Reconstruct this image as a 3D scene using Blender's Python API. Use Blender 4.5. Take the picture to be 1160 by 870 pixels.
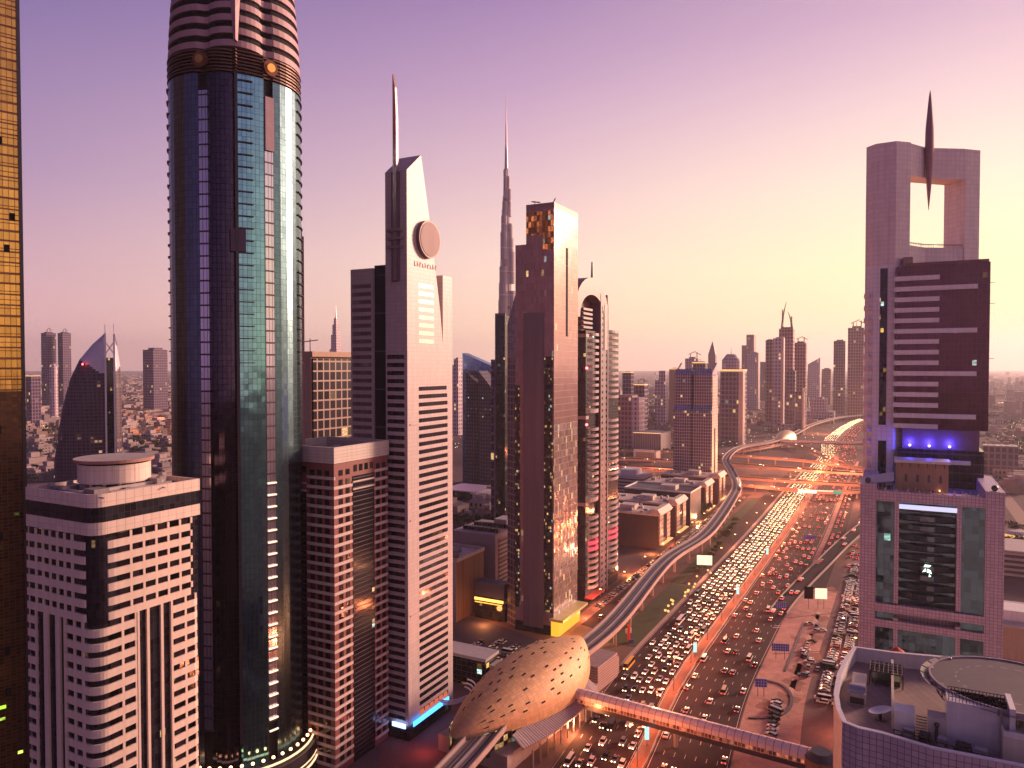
import bpy, math, random
from math import sin, cos, tan, pi, radians, sqrt, atan2, floor
random.seed(7)
scene = bpy.context.scene
for o in list(bpy.data.objects):
    bpy.data.objects.remove(o)
# ------------------------------------------------------------------ camera, world, sun, exposure
CAM_H = 140.0
cam_d = bpy.data.cameras.new('camera'); cam = bpy.data.objects.new('camera', cam_d)
scene.collection.objects.link(cam); scene.camera = cam
PITCH = math.atan(20/838.0)
cam.location = (0, 0, CAM_H); cam.rotation_euler = (pi/2 - PITCH, 0, 0)
cam_d.sensor_width = 36; cam_d.lens = 838/1160*36; cam_d.clip_start = 1; cam_d.clip_end = 40000

SUN_AZ, SUN_EL = radians(60), radians(14)          # azimuth to the right of straight ahead
sd = bpy.data.lights.new('sun', 'SUN'); sd.energy = 5.0; sd.angle = radians(13); sd.color = (1.0, 0.60, 0.43)
so = bpy.data.objects.new('sun', sd); scene.collection.objects.link(so)
so.rotation_euler = (pi/2 - SUN_EL, 0, pi - SUN_AZ)

def srgb(r, g, b):
    f = lambda c: (c/255/12.92 if c/255 <= .04045 else ((c/255+.055)/1.055)**2.4)
    return (f(r), f(g), f(b), 1)
world = bpy.data.worlds.new('World'); scene.world = world; world.use_nodes = True
nt = world.node_tree; nt.nodes.clear()
def wn(t, **k):
    n = nt.nodes.new(t)
    for a, b in k.items(): setattr(n, a, b)
    return n
def wl(a, b): nt.links.new(a, b)
out = wn('ShaderNodeOutputWorld'); bg = wn('ShaderNodeBackground'); wl(bg.outputs[0], out.inputs[0])
tc = wn('ShaderNodeTexCoord'); sep = wn('ShaderNodeSeparateXYZ'); wl(tc.outputs['Generated'], sep.inputs[0])
dot = wn('ShaderNodeVectorMath', operation='DOT_PRODUCT'); dot.inputs[1].default_value = (sin(SUN_AZ), cos(SUN_AZ), 0)
hv = wn('ShaderNodeCombineXYZ'); wl(sep.outputs[0], hv.inputs[0]); wl(sep.outputs[1], hv.inputs[1])
nz = wn('ShaderNodeVectorMath', operation='NORMALIZE'); wl(hv.outputs[0], nz.inputs[0]); wl(nz.outputs[0], dot.inputs[0])
ab = wn('ShaderNodeMath', operation='MAXIMUM'); ab.inputs[1].default_value = 0; wl(sep.outputs[2], ab.inputs[0])
def ramp(stops):
    r = wn('ShaderNodeValToRGB'); wl(ab.outputs[0], r.inputs[0]); e = r.color_ramp.elements
    e[0].position, e[0].color = stops[0][0], srgb(*stops[0][1])
    e[1].position, e[1].color = stops[-1][0], srgb(*stops[-1][1])
    for p, c in stops[1:-1]:
        q = e.new(p); q.color = srgb(*c)
    return r.outputs[0]
R_back = ramp([(0, (124, 96, 140)), (.15, (106, 84, 136)), (.32, (68, 60, 100)), (.55, (44, 44, 92)), (1, (40, 38, 90))])
R_left = ramp([(0, (246, 186, 192)), (.03, (236, 180, 188)), (.12, (200, 158, 176)), (.22, (162, 132, 172)), (.39, (116, 100, 154)), (.6, (72, 64, 120)), (1, (40, 38, 90))])
R_mid = ramp([(0, (255, 216, 180)), (.04, (255, 220, 182)), (.135, (246, 214, 196)), (.246, (216, 182, 190)), (.348, (184, 150, 182)), (.44, (152, 122, 168)), (.65, (80, 68, 124)), (1, (40, 38, 90))])
R_sun = ramp([(0, (255, 224, 190)), (.046, (255, 236, 172)), (.12, (255, 242, 184)), (.215, (250, 226, 200)), (.305, (226, 196, 198)), (.39, (196, 162, 186)), (.65, (96, 78, 130)), (1, (40, 38, 90))])
def mixw(lo, hi, a, b):
    m = wn('ShaderNodeMapRange'); m.inputs[1].default_value = lo; m.inputs[2].default_value = hi; m.clamp = True
    wl(dot.outputs['Value'], m.inputs[0])
    x = wn('ShaderNodeMix', data_type='RGBA'); wl(m.outputs[0], x.inputs[0]); wl(a, x.inputs[6]); wl(b, x.inputs[7]); return x.outputs[2]
c1 = mixw(-.95, -.14, R_back, R_left); c2 = mixw(-.14, .52, c1, R_mid); c3 = mixw(.52, .88, c2, R_sun)
# the bright afterglow round the place where the sun goes down (beyond the right edge of the view)
gl = wn('ShaderNodeVectorMath', operation='DOT_PRODUCT'); gl.inputs[1].default_value = (sin(SUN_AZ)*cos(.12), cos(SUN_AZ)*cos(.12), sin(.12))
wl(tc.outputs['Generated'], gl.inputs[0])
gm = wn('ShaderNodeMapRange', interpolation_type='SMOOTHSTEP'); gm.inputs[1].default_value = .9; gm.inputs[2].default_value = 1.0; gm.inputs[3].default_value = 0; gm.inputs[4].default_value = 1.5
wl(gl.outputs['Value'], gm.inputs[0])
ga = wn('ShaderNodeMix', data_type='RGBA', blend_type='ADD'); wl(gm.outputs[0], ga.inputs[0]); ga.clamp_factor = False
wl(c3, ga.inputs[6]); ga.inputs[7].default_value = (1.0, .62, .34, 1)
sky = wn('ShaderNodeTexSky', sky_type='NISHITA'); sky.sun_disc = False; sky.sun_elevation = SUN_EL; sky.sun_rotation = SUN_AZ
sk = wn('ShaderNodeMix', data_type='RGBA', blend_type='ADD'); sk.inputs[0].default_value = .004; wl(ga.outputs[2], sk.inputs[6]); wl(sky.outputs[0], sk.inputs[7])
wl(sk.outputs[2], bg.inputs[0]); bg.inputs[1].default_value = .86
scene.view_settings.view_transform = 'Standard'; scene.view_settings.look = 'None'
scene.view_settings.exposure = .45; scene.view_settings.gamma = 1; scene.view_settings.use_curve_mapping = False
scene.cycles.use_denoising = True; scene.cycles.max_bounces = 5; scene.cycles.diffuse_bounces = 2; scene.cycles.glossy_bounces = 3
scene.cycles.transmission_bounces = 2; scene.cycles.volume_bounces = 0; scene.cycles.sample_clamp_indirect = 4; scene.cycles.caustics_reflective = False
scene.cycles.caustics_refractive = False

# ------------------------------------------------------------------ helpers
TH = radians(27.6); U = (sin(TH), cos(TH)); V = (cos(TH), -sin(TH))      # the street grid: along the highway / towards it
cp, sp = cos(PITCH), sin(PITCH)
def ray(px, py): return ((px-580.0), 838*cp + (435-py)*sp, -838*sp + (435-py)*cp)
def G(px, py, z=0.0):
    x, y, w = ray(px, py); t = (z-CAM_H)/w; return (x*t, y*t)
def zat(py, Y):
    x, y, w = ray(580, py); return CAM_H + w/y*Y
def xat(px, Y, py=415): x, y, w = ray(px, py); return x/y*Y
COL = scene.collection
class MB:
    def __init__(s): s.v = []; s.f = []; s.m = []; s.uv = []
    def face(s, pts, m=0, uv=None):
        i = len(s.v); s.v += [tuple(p) for p in pts]; s.f.append(tuple(range(i, i+len(pts)))); s.m.append(m)
        if uv is None:
            n = [0, 0, 0]
            for a, b in zip(pts, pts[1:]+pts[:1]):
                n[0] += (a[1]-b[1])*(a[2]+b[2]); n[1] += (a[2]-b[2])*(a[0]+b[0]); n[2] += (a[0]-b[0])*(a[1]+b[1])
            l = sqrt(sum(c*c for c in n)) or 1; n = [c/l for c in n]
            if abs(n[2]) > .8: uv = [(p[0], p[1]) for p in pts]
            else:
                h = sqrt(n[0]**2+n[1]**2); t = (-n[1]/h, n[0]/h); uv = [(p[0]*t[0]+p[1]*t[1], p[2]) for p in pts]
        s.uv.append(uv)
    def box(s, x0, x1, y0, y1, z0, z1, m=0, mt=None, skip=''):
        if x0 > x1: x0, x1 = x1, x0
        if y0 > y1: y0, y1 = y1, y0
        if z0 > z1: z0, z1 = z1, z0
        p = [(x0,y0,z0),(x1,y0,z0),(x1,y1,z0),(x0,y1,z0),(x0,y0,z1),(x1,y0,z1),(x1,y1,z1),(x0,y1,z1)]
        mt = m if mt is None else mt
        for k, q, mm in (('f',(0,1,5,4),m),('r',(1,2,6,5),m),('b',(2,3,7,6),m),('l',(3,0,4,7),m),('t',(4,5,6,7),mt),('d',(3,2,1,0),m)):
            if k not in skip: s.face([p[i] for i in q], mm)
    def prism(s, pts, z0, z1, m=0, mt=None, uvarc=False, top=None, bottom=True):
        n = len(pts); mt = m if mt is None else mt; top = top or pts; arc = 0
        zf = (lambda z, p: z(p) if callable(z) else z)
        for i in range(n):
            a, b = pts[i], pts[(i+1) % n]; c, d = top[(i+1) % n], top[i]; l = math.dist(a, b)
            q = [(a[0],a[1],zf(z0,a)),(b[0],b[1],zf(z0,b)),(c[0],c[1],zf(z1,c)),(d[0],d[1],zf(z1,d))]
            s.face(q, m, [(arc, q[0][2]), (arc+l, q[1][2]), (arc+l, q[2][2]), (arc, q[3][2])] if uvarc else None)
            arc += l
        s.face([(p[0], p[1], zf(z1, p)) for p in top], mt)
        if bottom: s.face([(p[0], p[1], zf(z0, p)) for p in reversed(pts)], m)
    def cyl(s, cx, cy, r, z0, z1, n=24, m=0, r2=None, mt=None):
        r2 = r if r2 is None else r2
        P = [(cx+r*cos(2*pi*i/n), cy+r*sin(2*pi*i/n)) for i in range(n)]; Q = [(cx+r2*cos(2*pi*i/n), cy+r2*sin(2*pi*i/n)) for i in range(n)]
        s.prism(P, z0, z1, m, mt, uvarc=True, top=Q)
    def rod(s, a, b, r, n=6, m=0, r2=None):
        r2 = r if r2 is None else r2
        d = [b[i]-a[i] for i in range(3)]; l = sqrt(sum(c*c for c in d)) or 1; d = [c/l for c in d]
        h = (0,0,1) if abs(d[2]) < .9 else (1,0,0)
        e = (d[1]*h[2]-d[2]*h[1], d[2]*h[0]-d[0]*h[2], d[0]*h[1]-d[1]*h[0]); k = sqrt(sum(c*c for c in e)); e = [c/k for c in e]
        f = (d[1]*e[2]-d[2]*e[1], d[2]*e[0]-d[0]*e[2], d[0]*e[1]-d[1]*e[0])
        A = [tuple(a[j]+r*(e[j]*cos(2*pi*i/n)+f[j]*sin(2*pi*i/n)) for j in range(3)) for i in range(n)]
        B = [tuple(b[j]+r2*(e[j]*cos(2*pi*i/n)+f[j]*sin(2*pi*i/n)) for j in range(3)) for i in range(n)]
        for i in range(n): j = (i+1) % n; s.face([A[i], A[j], B[j], B[i]], m)
        s.face(A[::-1], m); s.face(B, m)
    def sphere(s, cx, cy, cz, r, n=8, m=0, sz=1):
        k = n//2
        P = lambda i, j: (cx+r*sin(pi*i/k)*cos(2*pi*j/n), cy+r*sin(pi*i/k)*sin(2*pi*j/n), cz+sz*r*cos(pi*i/k))
        for i in range(k):
            for j in range(n):
                if i == 0: s.face([P(0,0), P(1,j), P(1,j+1)], m)
                elif i == k-1: s.face([P(i,j), P(k,0), P(i,j+1)], m)
                else: s.face([P(i,j), P(i+1,j), P(i+1,j+1), P(i,j+1)], m)
    def wall(s, pts, z0, z1, t, m=0, closed=False):
        """upright wall along a 2D polyline, thickness t towards the left hand of its direction"""
        n = len(pts); L = []
        for i in range(n):
            a = pts[i-1] if i > 0 or closed else pts[i]; b = pts[(i+1) % n] if i < n-1 or closed else pts[i]
            d = (b[0]-a[0], b[1]-a[1]); l = math.hypot(*d) or 1; L.append((pts[i][0]-d[1]/l*t, pts[i][1]+d[0]/l*t))
        arc = 0
        for i in range(n if closed else n-1):
            j = (i+1) % n; a, b, c, d = pts[i], pts[j], L[j], L[i]; l = math.dist(a, b)
            s.face([(a[0],a[1],z0),(b[0],b[1],z0),(b[0],b[1],z1),(a[0],a[1],z1)], m, [(arc,z0),(arc+l,z0),(arc+l,z1),(arc,z1)])
            s.face([(c[0],c[1],z0),(d[0],d[1],z0),(d[0],d[1],z1),(c[0],c[1],z1)], m)
            s.face([(a[0],a[1],z1),(b[0],b[1],z1),(c[0],c[1],z1),(d[0],d[1],z1)], m)
            s.face([(b[0],b[1],z0),(a[0],a[1],z0),(d[0],d[1],z0),(c[0],c[1],z0)], m)
            arc += l
        if not closed:
            for (a, d, fl) in ((pts[0], L[0], 0), (pts[-1], L[-1], 1)):
                q = [(d[0],d[1],z0),(a[0],a[1],z0),(a[0],a[1],z1),(d[0],d[1],z1)]; s.face(q[::-1] if fl else q, m)
    def build(s, name, mats, parent=None, smooth=False):
        me = bpy.data.meshes.new(name); me.from_pydata(s.v, [], s.f)
        mats = mats if isinstance(mats, (list, tuple)) else [mats]
        for m in mats: me.materials.append(m)
        me.polygons.foreach_set('material_index', s.m)
        uvl = me.uv_layers.new(name='UVMap'); flat = [c for u in s.uv for p in u for c in p]; uvl.data.foreach_set('uv', flat)
        if smooth: me.polygons.foreach_set('use_smooth', [True]*len(s.f))
        me.update()
        if smooth:
            import bmesh
            b = bmesh.new(); b.from_mesh(me); bmesh.ops.remove_doubles(b, verts=b.verts, dist=.001); b.to_mesh(me); b.free()
        o = bpy.data.objects.new(name, me); COL.objects.link(o)
        if parent is not None: o.parent = parent
        return o
def tag(o, label=None, cat=None, group=None, kind=None):
    if label: o['label'] = label
    if cat: o['category'] = cat
    if group: o['group'] = group
    if kind: o['kind'] = kind
    return o
def thing(name, label, cat, loc=(0,0,0), rz=0, group=None):
    o = bpy.data.objects.new(name, None); COL.objects.link(o); o.location = loc; o.rotation_euler = (0, 0, rz); o.empty_display_size = .1
    return tag(o, label, cat, group)
KIDS = {}
def kids(o):
    return [c for c in COL.objects if c.parent == o]
def copy_tree(o, loc, rz, label=None, group=None, cache={}):
    if o.name not in cache:
        cache[o.name] = [(c, kids(c)) for c in kids(o)]
    r = o.copy(); COL.objects.link(r); r.location = loc; r.rotation_euler = (0, 0, rz)
    if label: r['label'] = label
    if group: r['group'] = group
    for c, gs in cache[o.name]:
        d = c.copy(); COL.objects.link(d); d.parent = r
        for g in gs:
            h = g.copy(); COL.objects.link(h); h.parent = d
    return r

# ------------------------------------------------------------------ materials
MATS = {}
def newmat(name):
    m = bpy.data.materials.new(name); m.use_nodes = True; t = m.node_tree; t.nodes.clear()
    o = t.nodes.new('ShaderNodeOutputMaterial'); p = t.nodes.new('ShaderNodeBsdfPrincipled'); t.links.new(p.outputs[0], o.inputs[0])
    return m, t, p
def N(t, ty, ins=None, **k):
    n = t.nodes.new(ty)
    for a, b in k.items(): setattr(n, a, b)
    for i, v in (ins or {}).items():
        if hasattr(v, 'node'): t.links.new(v, n.inputs[i])
        else: n.inputs[i].default_value = v
    return n
def M_(t, op, a, b=None, c=None):
    ins = {0: a}
    if b is not None: ins[1] = b
    if c is not None: ins[2] = c
    return N(t, 'ShaderNodeMath', ins, operation=op).outputs[0]
def mixc(t, f, a, b, bt='MIX'):
    return N(t, 'ShaderNodeMix', {0: f, 6: a, 7: b}, data_type='RGBA', blend_type=bt).outputs[2]
def c4(c): return (c[0], c[1], c[2], 1)
def plain(name, col, rough=.6, metal=0, var=.25, scale=.35, spec=.5):
    """a painted or bare surface with soft weathering"""
    m, t, p = newmat(name)
    tc = N(t, 'ShaderNodeTexCoord').outputs['Object']
    n = N(t, 'ShaderNodeTexNoise', {'Vector': tc, 'Scale': scale, 'Detail': 5.0, 'Roughness': .65}).outputs[0]
    sv = N(t, 'ShaderNodeVectorMath', {0: tc, 1: (1.1,1.1,.05)}, operation='MULTIPLY').outputs[0]
    sk_ = N(t, 'ShaderNodeTexNoise', {'Vector': sv, 'Scale': .8, 'Detail': 4.0}).outputs[0]
    f = M_(t, 'MULTIPLY', M_(t, 'MULTIPLY_ADD', n, 2*var, 1-var), M_(t, 'MULTIPLY_ADD', sk_, .36, .82))
    p.inputs['Base Color'].default_value = c4(col)
    t.links.new(mixc(t, 1.0, c4(col), N(t, 'ShaderNodeCombineColor', {0: f, 1: f, 2: f}).outputs[0], 'MULTIPLY'), p.inputs['Base Color'])
    p.inputs['Roughness'].default_value = rough; p.inputs['Metallic'].default_value = metal; p.inputs['Specular IOR Level'].default_value = spec
    return m
def emit(name, col, s, sample=False):
    m, t, p = newmat(name); p.inputs['Base Color'].default_value = (.02,.02,.02,1)
    p.inputs['Emission Color'].default_value = c4(col); p.inputs['Emission Strength'].default_value = s
    if not sample: m.cycles.emission_sampling = 'NONE'
    return m
def facade(name, glass, frame, cw, ch, lw, lh, rough=.12, metal=.6, frough=.5, fmetal=0, vary=.35, tilt=.012, lit=0, litcol=(1,.6,.25), litstr=1.5, ou=0, ov=0, soil=.2, clus=.5):
    """panels or panes in a regular grid, each pane set a hair off true so that reflections break up, some panes lit from within"""
    m, t, p = newmat(name)
    uv = N(t, 'ShaderNodeSeparateXYZ', {0: N(t, 'ShaderNodeUVMap').outputs[0]})
    u = M_(t, 'DIVIDE', M_(t, 'ADD', uv.outputs[0], 1000.0+ou), cw); v = M_(t, 'DIVIDE', M_(t, 'ADD', uv.outputs[1], 1000.0+ov), ch)
    mask = M_(t, 'MAXIMUM', M_(t, 'LESS_THAN', M_(t, 'FRACT', u), lw/cw), M_(t, 'LESS_THAN', M_(t, 'FRACT', v), lh/ch))
    cell = N(t, 'ShaderNodeCombineXYZ', {0: M_(t, 'FLOOR', u), 1: M_(t, 'FLOOR', v)}).outputs[0]
    wnz = N(t, 'ShaderNodeTexWhiteNoise', {0: cell}, noise_dimensions='3D')
    tco = N(t, 'ShaderNodeTexCoord').outputs['Object']
    ns = N(t, 'ShaderNodeTexNoise', {'Vector': tco, 'Scale': .12, 'Detail': 4.0}).outputs[0]
    g = M_(t, 'MULTIPLY_ADD', wnz.outputs[0], 2*vary, 1-vary)
    sv = N(t, 'ShaderNodeVectorMath', {0: tco, 1: (1.1,1.1,.045)}, operation='MULTIPLY').outputs[0]
    sk_ = N(t, 'ShaderNodeTexNoise', {'Vector': sv, 'Scale': .8, 'Detail': 4.0}).outputs[0]
    fs = M_(t, 'MULTIPLY', M_(t, 'MULTIPLY_ADD', ns, 2*soil, 1-soil), M_(t, 'MULTIPLY_ADD', sk_, .4, .8)); g = M_(t, 'MULTIPLY', g, M_(t, 'MULTIPLY_ADD', sk_, .4, .8))
    gc = mixc(t, 1.0, c4(glass), N(t, 'ShaderNodeCombineColor', {0: g, 1: g, 2: g}).outputs[0], 'MULTIPLY')
    fc = mixc(t, 1.0, c4(frame), N(t, 'ShaderNodeCombineColor', {0: fs, 1: fs, 2: fs}).outputs[0], 'MULTIPLY')
    t.links.new(mixc(t, mask, gc, fc), p.inputs['Base Color'])
    t.links.new(N(t, 'ShaderNodeMix', {0: mask, 2: rough, 3: frough}).outputs[0], p.inputs['Roughness'])
    t.links.new(N(t, 'ShaderNodeMix', {0: mask, 2: float(metal), 3: float(fmetal)}).outputs[0], p.inputs['Metallic'])
    if tilt:
        gn = N(t, 'ShaderNodeNewGeometry').outputs['Normal']
        of = N(t, 'ShaderNodeVectorMath', {0: wnz.outputs[1], 1: (.5,.5,.5)}, operation='SUBTRACT').outputs[0]
        wv = N(t, 'ShaderNodeTexNoise', {'Vector': tco, 'Scale': .22, 'Detail': 2.0}).outputs[1]
        wv = N(t, 'ShaderNodeVectorMath', {0: wv, 1: (.5,.5,.5)}, operation='SUBTRACT').outputs[0]
        s1 = N(t, 'ShaderNodeVectorMath', {0: of, 3: tilt}, operation='SCALE').outputs[0]
        s2 = N(t, 'ShaderNodeVectorMath', {0: wv, 3: tilt*2}, operation='SCALE').outputs[0]
        a = N(t, 'ShaderNodeVectorMath', {0: s1, 1: s2}, operation='ADD').outputs[0]
        a = N(t, 'ShaderNodeVectorMath', {0: gn, 1: a}, operation='ADD').outputs[0]
        t.links.new(N(t, 'ShaderNodeVectorMath', {0: a}, operation='NORMALIZE').outputs[0], p.inputs['Normal'])
    if lit > 0:
        cl = N(t, 'ShaderNodeTexNoise', {'Vector': cell, 'Scale': .23, 'Detail': 1.0}).outputs[0]
        thr = M_(t, 'MULTIPLY_ADD', M_(t, 'SUBTRACT', cl, .5), -2.0*clus, 1-lit)
        w2 = N(t, 'ShaderNodeTexWhiteNoise', {0: cell, 1: 3.7}, noise_dimensions='4D')
        on = M_(t, 'MULTIPLY', M_(t, 'GREATER_THAN', w2.outputs[0], thr), M_(t, 'SUBTRACT', 1.0, mask))
        inn = N(t, 'ShaderNodeTexNoise', {'Vector': N(t, 'ShaderNodeUVMap').outputs[0], 'Scale': 1.1, 'Detail': 3.0}).outputs[0]
        st = M_(t, 'MULTIPLY', on, M_(t, 'MULTIPLY', M_(t, 'POWER', wnz.outputs[0], 2.2), M_(t, 'MULTIPLY', M_(t, 'POWER', inn, 2.0), 2.2*litstr)))
        t.links.new(st, p.inputs['Emission Strength'])
        hue = mixc(t, M_(t, 'GREATER_THAN', N(t, 'ShaderNodeSeparateXYZ', {0: w2.outputs[1]}).outputs[1], .86), c4(litcol), (.55, .8, .75, 1))
        t.links.new(hue, p.inputs['Emission Color'])
        m.cycles.emission_sampling = 'NONE'
    return m
WHITE = plain('white cladding', (.76,.69,.68), .5, var=.12, scale=.15)
CREAM = plain('cream render', (.60,.50,.43), .6, var=.15, scale=.2)
CREAMP = facade('cream panel', (.82,.63,.54), (.34,.26,.24), 2.4, 3.2, .08, .05, rough=.5, metal=0, vary=.06, tilt=0)
GREYW = plain('grey white render', (.38,.33,.35), .6, var=.22)
DARKGL = facade('dark glazing', (.02,.018,.026), (.012,.010,.014), 1.6, 1.9, .08, .08, rough=.08, metal=.0, vary=.5, tilt=.01, lit=.015, litstr=2.0, clus=.05)
BLACK = plain('black opening', (.012,.010,.014), .8, var=.1, spec=.2)
WIN = facade('window pane', (.028,.020,.026), (.03,.02,.025), 2.9, 3.5, 0, 0, rough=.1, metal=.4, vary=.95, tilt=.05, lit=.008, litstr=1.5, clus=.05)
DARKM = plain('dark metal', (.06,.045,.055), .4, .3)
BROWN = plain('brown cladding', (.24,.075,.075), .55, var=.12)
TAN = plain('tan stone', (.46,.30,.22), .7, var=.15)
ROOF = plain('roof screed', (.26,.19,.19), .85, var=.3, scale=.25)
ROOFL = plain('pale roof', (.50,.42,.40), .8, var=.25, scale=.3)
CONC = plain('concrete', (.34,.26,.25), .75, var=.2, scale=.2)
ASPH = plain('asphalt', (.045,.024,.030), .85, var=.38, scale=.09, spec=.2)
GRASS = plain('lawn', (.035,.045,.018), .95, var=.45, scale=.25)
LEAF = plain('leaves', (.045,.055,.028), .8, var=.5, scale=.8)
BARK = plain('bark', (.08,.05,.035), .9)
STEEL = plain('steel', (.45,.40,.42), .35, .6)
PAINT = plain('road paint', (.62,.50,.46), .7, var=.2, scale=.5)
def sandmat():
    m, t, p = newmat('sand')
    tc = N(t, 'ShaderNodeTexCoord').outputs['Object']
    n1 = N(t, 'ShaderNodeTexNoise', {'Vector': tc, 'Scale': .02, 'Detail': 8.0, 'Roughness': .7}).outputs[0]
    n2 = N(t, 'ShaderNodeTexNoise', {'Vector': tc, 'Scale': .35, 'Detail': 6.0, 'Roughness': .7}).outputs[0]
    r = N(t, 'ShaderNodeValToRGB', {0: n1}); e = r.color_ramp.elements
    e[0].position = .3; e[0].color = (.12,.075,.07,1); e[1].position = .7; e[1].color = (.36,.22,.17,1)
    f = M_(t, 'MULTIPLY_ADD', n2, .9, .55)
    t.links.new(mixc(t, 1.0, r.outputs[0], N(t, 'ShaderNodeCombineColor', {0: f, 1: f, 2: f}).outputs[0], 'MULTIPLY'), p.inputs['Base Color'])
    p.inputs['Roughness'].default_value = .95; p.inputs['Specular IOR Level'].default_value = .1
    return m
SAND = sandmat()
LOT = plain('sandy lot', (.50,.29,.24), .95, var=.55, scale=.16, spec=.1)
CITYG = plain('city ground', (.16,.10,.10), .95, var=.5, scale=.015, spec=.1)
L_WARM = emit('warm lamp', (1,.42,.12), 9)
L_WHITE = emit('white lamp', (1,.85,.6), 9)
L_HEAD = emit('head lamp', (1,.64,.34), 7.5)
L_TAIL = emit('tail lamp', (1,.05,.04), 4)
L_RED = emit('red beacon', (1,.05,.06), 12)
L_TEAL = emit('lit banner', (.40,.80,.75), 1.0)
L_SIGN = emit('lit hoarding', (1,.78,.48), 1.1)
L_BLUE = emit('blue strip', (.06,.35,1), 2.6)
L_DBLUE = emit('deep blue spot', (.08,.08,1), 14)
L_YEL = emit('yellow canopy light', (1,.42,.05), 1.4)
BLUES = plain('blue sign face', (.02,.06,.42), .5, var=.05)
REDS = emit('red sign face', (.9,.06,.10), .9)
# ------------------------------------------------------------------ ground, roads
mb = MB(); mb.face([(-16000,-3000,0),(16000,-3000,0),(16000,22000,0),(-16000,22000,0)])
tag(mb.build('ground', CITYG), kind='structure')
def cat(P, n=10):
    out = []
    for i in range(len(P)-1):
        a = P[max(i-1, 0)]; b = P[i]; c = P[i+1]; d = P[min(i+2, len(P)-1)]
        for k in range(n):
            t = k/n
            out.append(tuple(.5*((2*b[j])+(-a[j]+c[j])*t+(2*a[j]-5*b[j]+4*c[j]-d[j])*t*t+(-a[j]+3*b[j]-3*c[j]+d[j])*t**3) for j in range(len(b))))
    out.append(tuple(P[-1])); return out
class Path:
    def __init__(s, P, n=10):
        s.p = cat(P, n); s.L = [0]
        for a, b in zip(s.p, s.p[1:]): s.L.append(s.L[-1]+math.dist(a[:2], b[:2]))
        s.len = s.L[-1]
    def at(s, d, off=0):
        d = max(0, min(s.len-.01, d)); lo, hi = 0, len(s.L)-1
        while hi-lo > 1:
            m = (lo+hi)//2
            if s.L[m] <= d: lo = m
            else: hi = m
        a, b = s.p[lo], s.p[lo+1]; t = (d-s.L[lo])/((s.L[lo+1]-s.L[lo]) or 1)
        # direction smoothed over neighbours
        a0 = s.p[max(lo-1, 0)]; b1 = s.p[min(lo+2, len(s.p)-1)]
        d0 = (b[0]-a0[0], b[1]-a0[1]); d1 = (b1[0]-a[0], b1[1]-a[1]); dx = d0[0]*(1-t)+d1[0]*t; dy = d0[1]*(1-t)+d1[1]*t; l = math.hypot(dx, dy)
        dx, dy = dx/l, dy/l
        z = (a[2]*(1-t)+b[2]*t) if len(a) > 2 else 0
        return (a[0]+(b[0]-a[0])*t+dy*off, a[1]+(b[1]-a[1])*t-dx*off, z, (dx, dy))
    def find(s, Y):
        for i in range(len(s.p)-1):
            if s.p[i+1][1] >= Y:
                a, b = s.p[i], s.p[i+1]; return s.L[i]+(s.L[i+1]-s.L[i])*(Y-a[1])/((b[1]-a[1]) or 1)
        return s.len
def strip(mb, path, o0, o1, z, d0=0, d1=None, step=12, m=0, depth=0):
    d1 = path.len if d1 is None else d1; n = max(1, int((d1-d0)/step)); P = []
    f0 = o0 if callable(o0) else (lambda d: o0); f1 = o1 if callable(o1) else (lambda d: o1)
    for i in range(n+1):
        d = d0+(d1-d0)*i/n; a = path.at(d, f0(d)); b = path.at(d, f1(d)); P.append(((a[0],a[1],a[2]+z),(b[0],b[1],b[2]+z),d))
    for (a, b, d), (a2, b2, d2) in zip(P, P[1:]):
        mb.face([a, b, b2, a2], m)
        if depth:
            lo = lambda q: (q[0], q[1], q[2]-depth)
            mb.face([lo(a), a, a2, lo(a2)], m); mb.face([b, lo(b), lo(b2), b2], m); mb.face([lo(b), lo(a), lo(a2), lo(b2)], m)
    if depth:
        for (a, b, d) in (P[0], P[-1]): mb.face([lo(a), lo(b), b, a], m)
def dashes(mb, path, off, z, d0, d1, on=3, per=12, w=.22, m=0):
    d = d0
    while d < d1:
        a = path.at(d, off-w/2); b = path.at(d, off+w/2); c = path.at(d+on, off+w/2); e = path.at(d+on, off-w/2)
        mb.face([(a[0],a[1],a[2]+z),(b[0],b[1],b[2]+z),(c[0],c[1],c[2]+z),(e[0],e[1],e[2]+z)], m); d += per
HW = Path([(-20,95),(0,150),(22,205),(43.7,255),(73.6,324),(116,405),(159,486),(236,631),(333,820),(420,985),(510,1159),(616,1395),(813,1750),(973,1987),(1260,2300),(2000,2900),(3500,3900)], 10)
dN, dF = HW.find(200), HW.find(2900)
mb = MB(); strip(mb, HW, -27.5, -2.6, .02, 0, None); tag(mb.build('road', ASPH), kind='structure')
mb = MB(); strip(mb, HW, 2.6, 29.5, .02, 0, None); tag(mb.build('road', ASPH), kind='structure')
mb = MB(); strip(mb, HW, -2.6, 2.6, .16, 0, None, depth=.2); tag(mb.build('median', plain('median paving', (.30,.14,.09), .85, var=.25, scale=.2)), kind='structure')
mb = MB()
for off in (-.5, .25): strip(mb, HW, off-2.0 if off < 0 else off+1.8, off-1.7 if off < 0 else off+2.1, .95, 0, HW.find(1700), depth=.75)
mb.build('crash_barrier', CONC); tag(bpy.data.objects['crash_barrier'], 'low concrete crash barrier along both edges of the highway median', 'barrier')
mb = MB()
for k in range(1, 7): dashes(mb, HW, -2.9-3.6*k, .03, dN, HW.find(1300))
for k in range(1, 7): dashes(mb, HW, 2.9+3.75*k, .03, dN, HW.find(1300))
for o in (-27.0, -3.3, 3.3, 28.9): strip(mb, HW, o-.1, o+.1, .03, dN, HW.find(1800))
tag(mb.build('lane_marking', PAINT), kind='structure')
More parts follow.
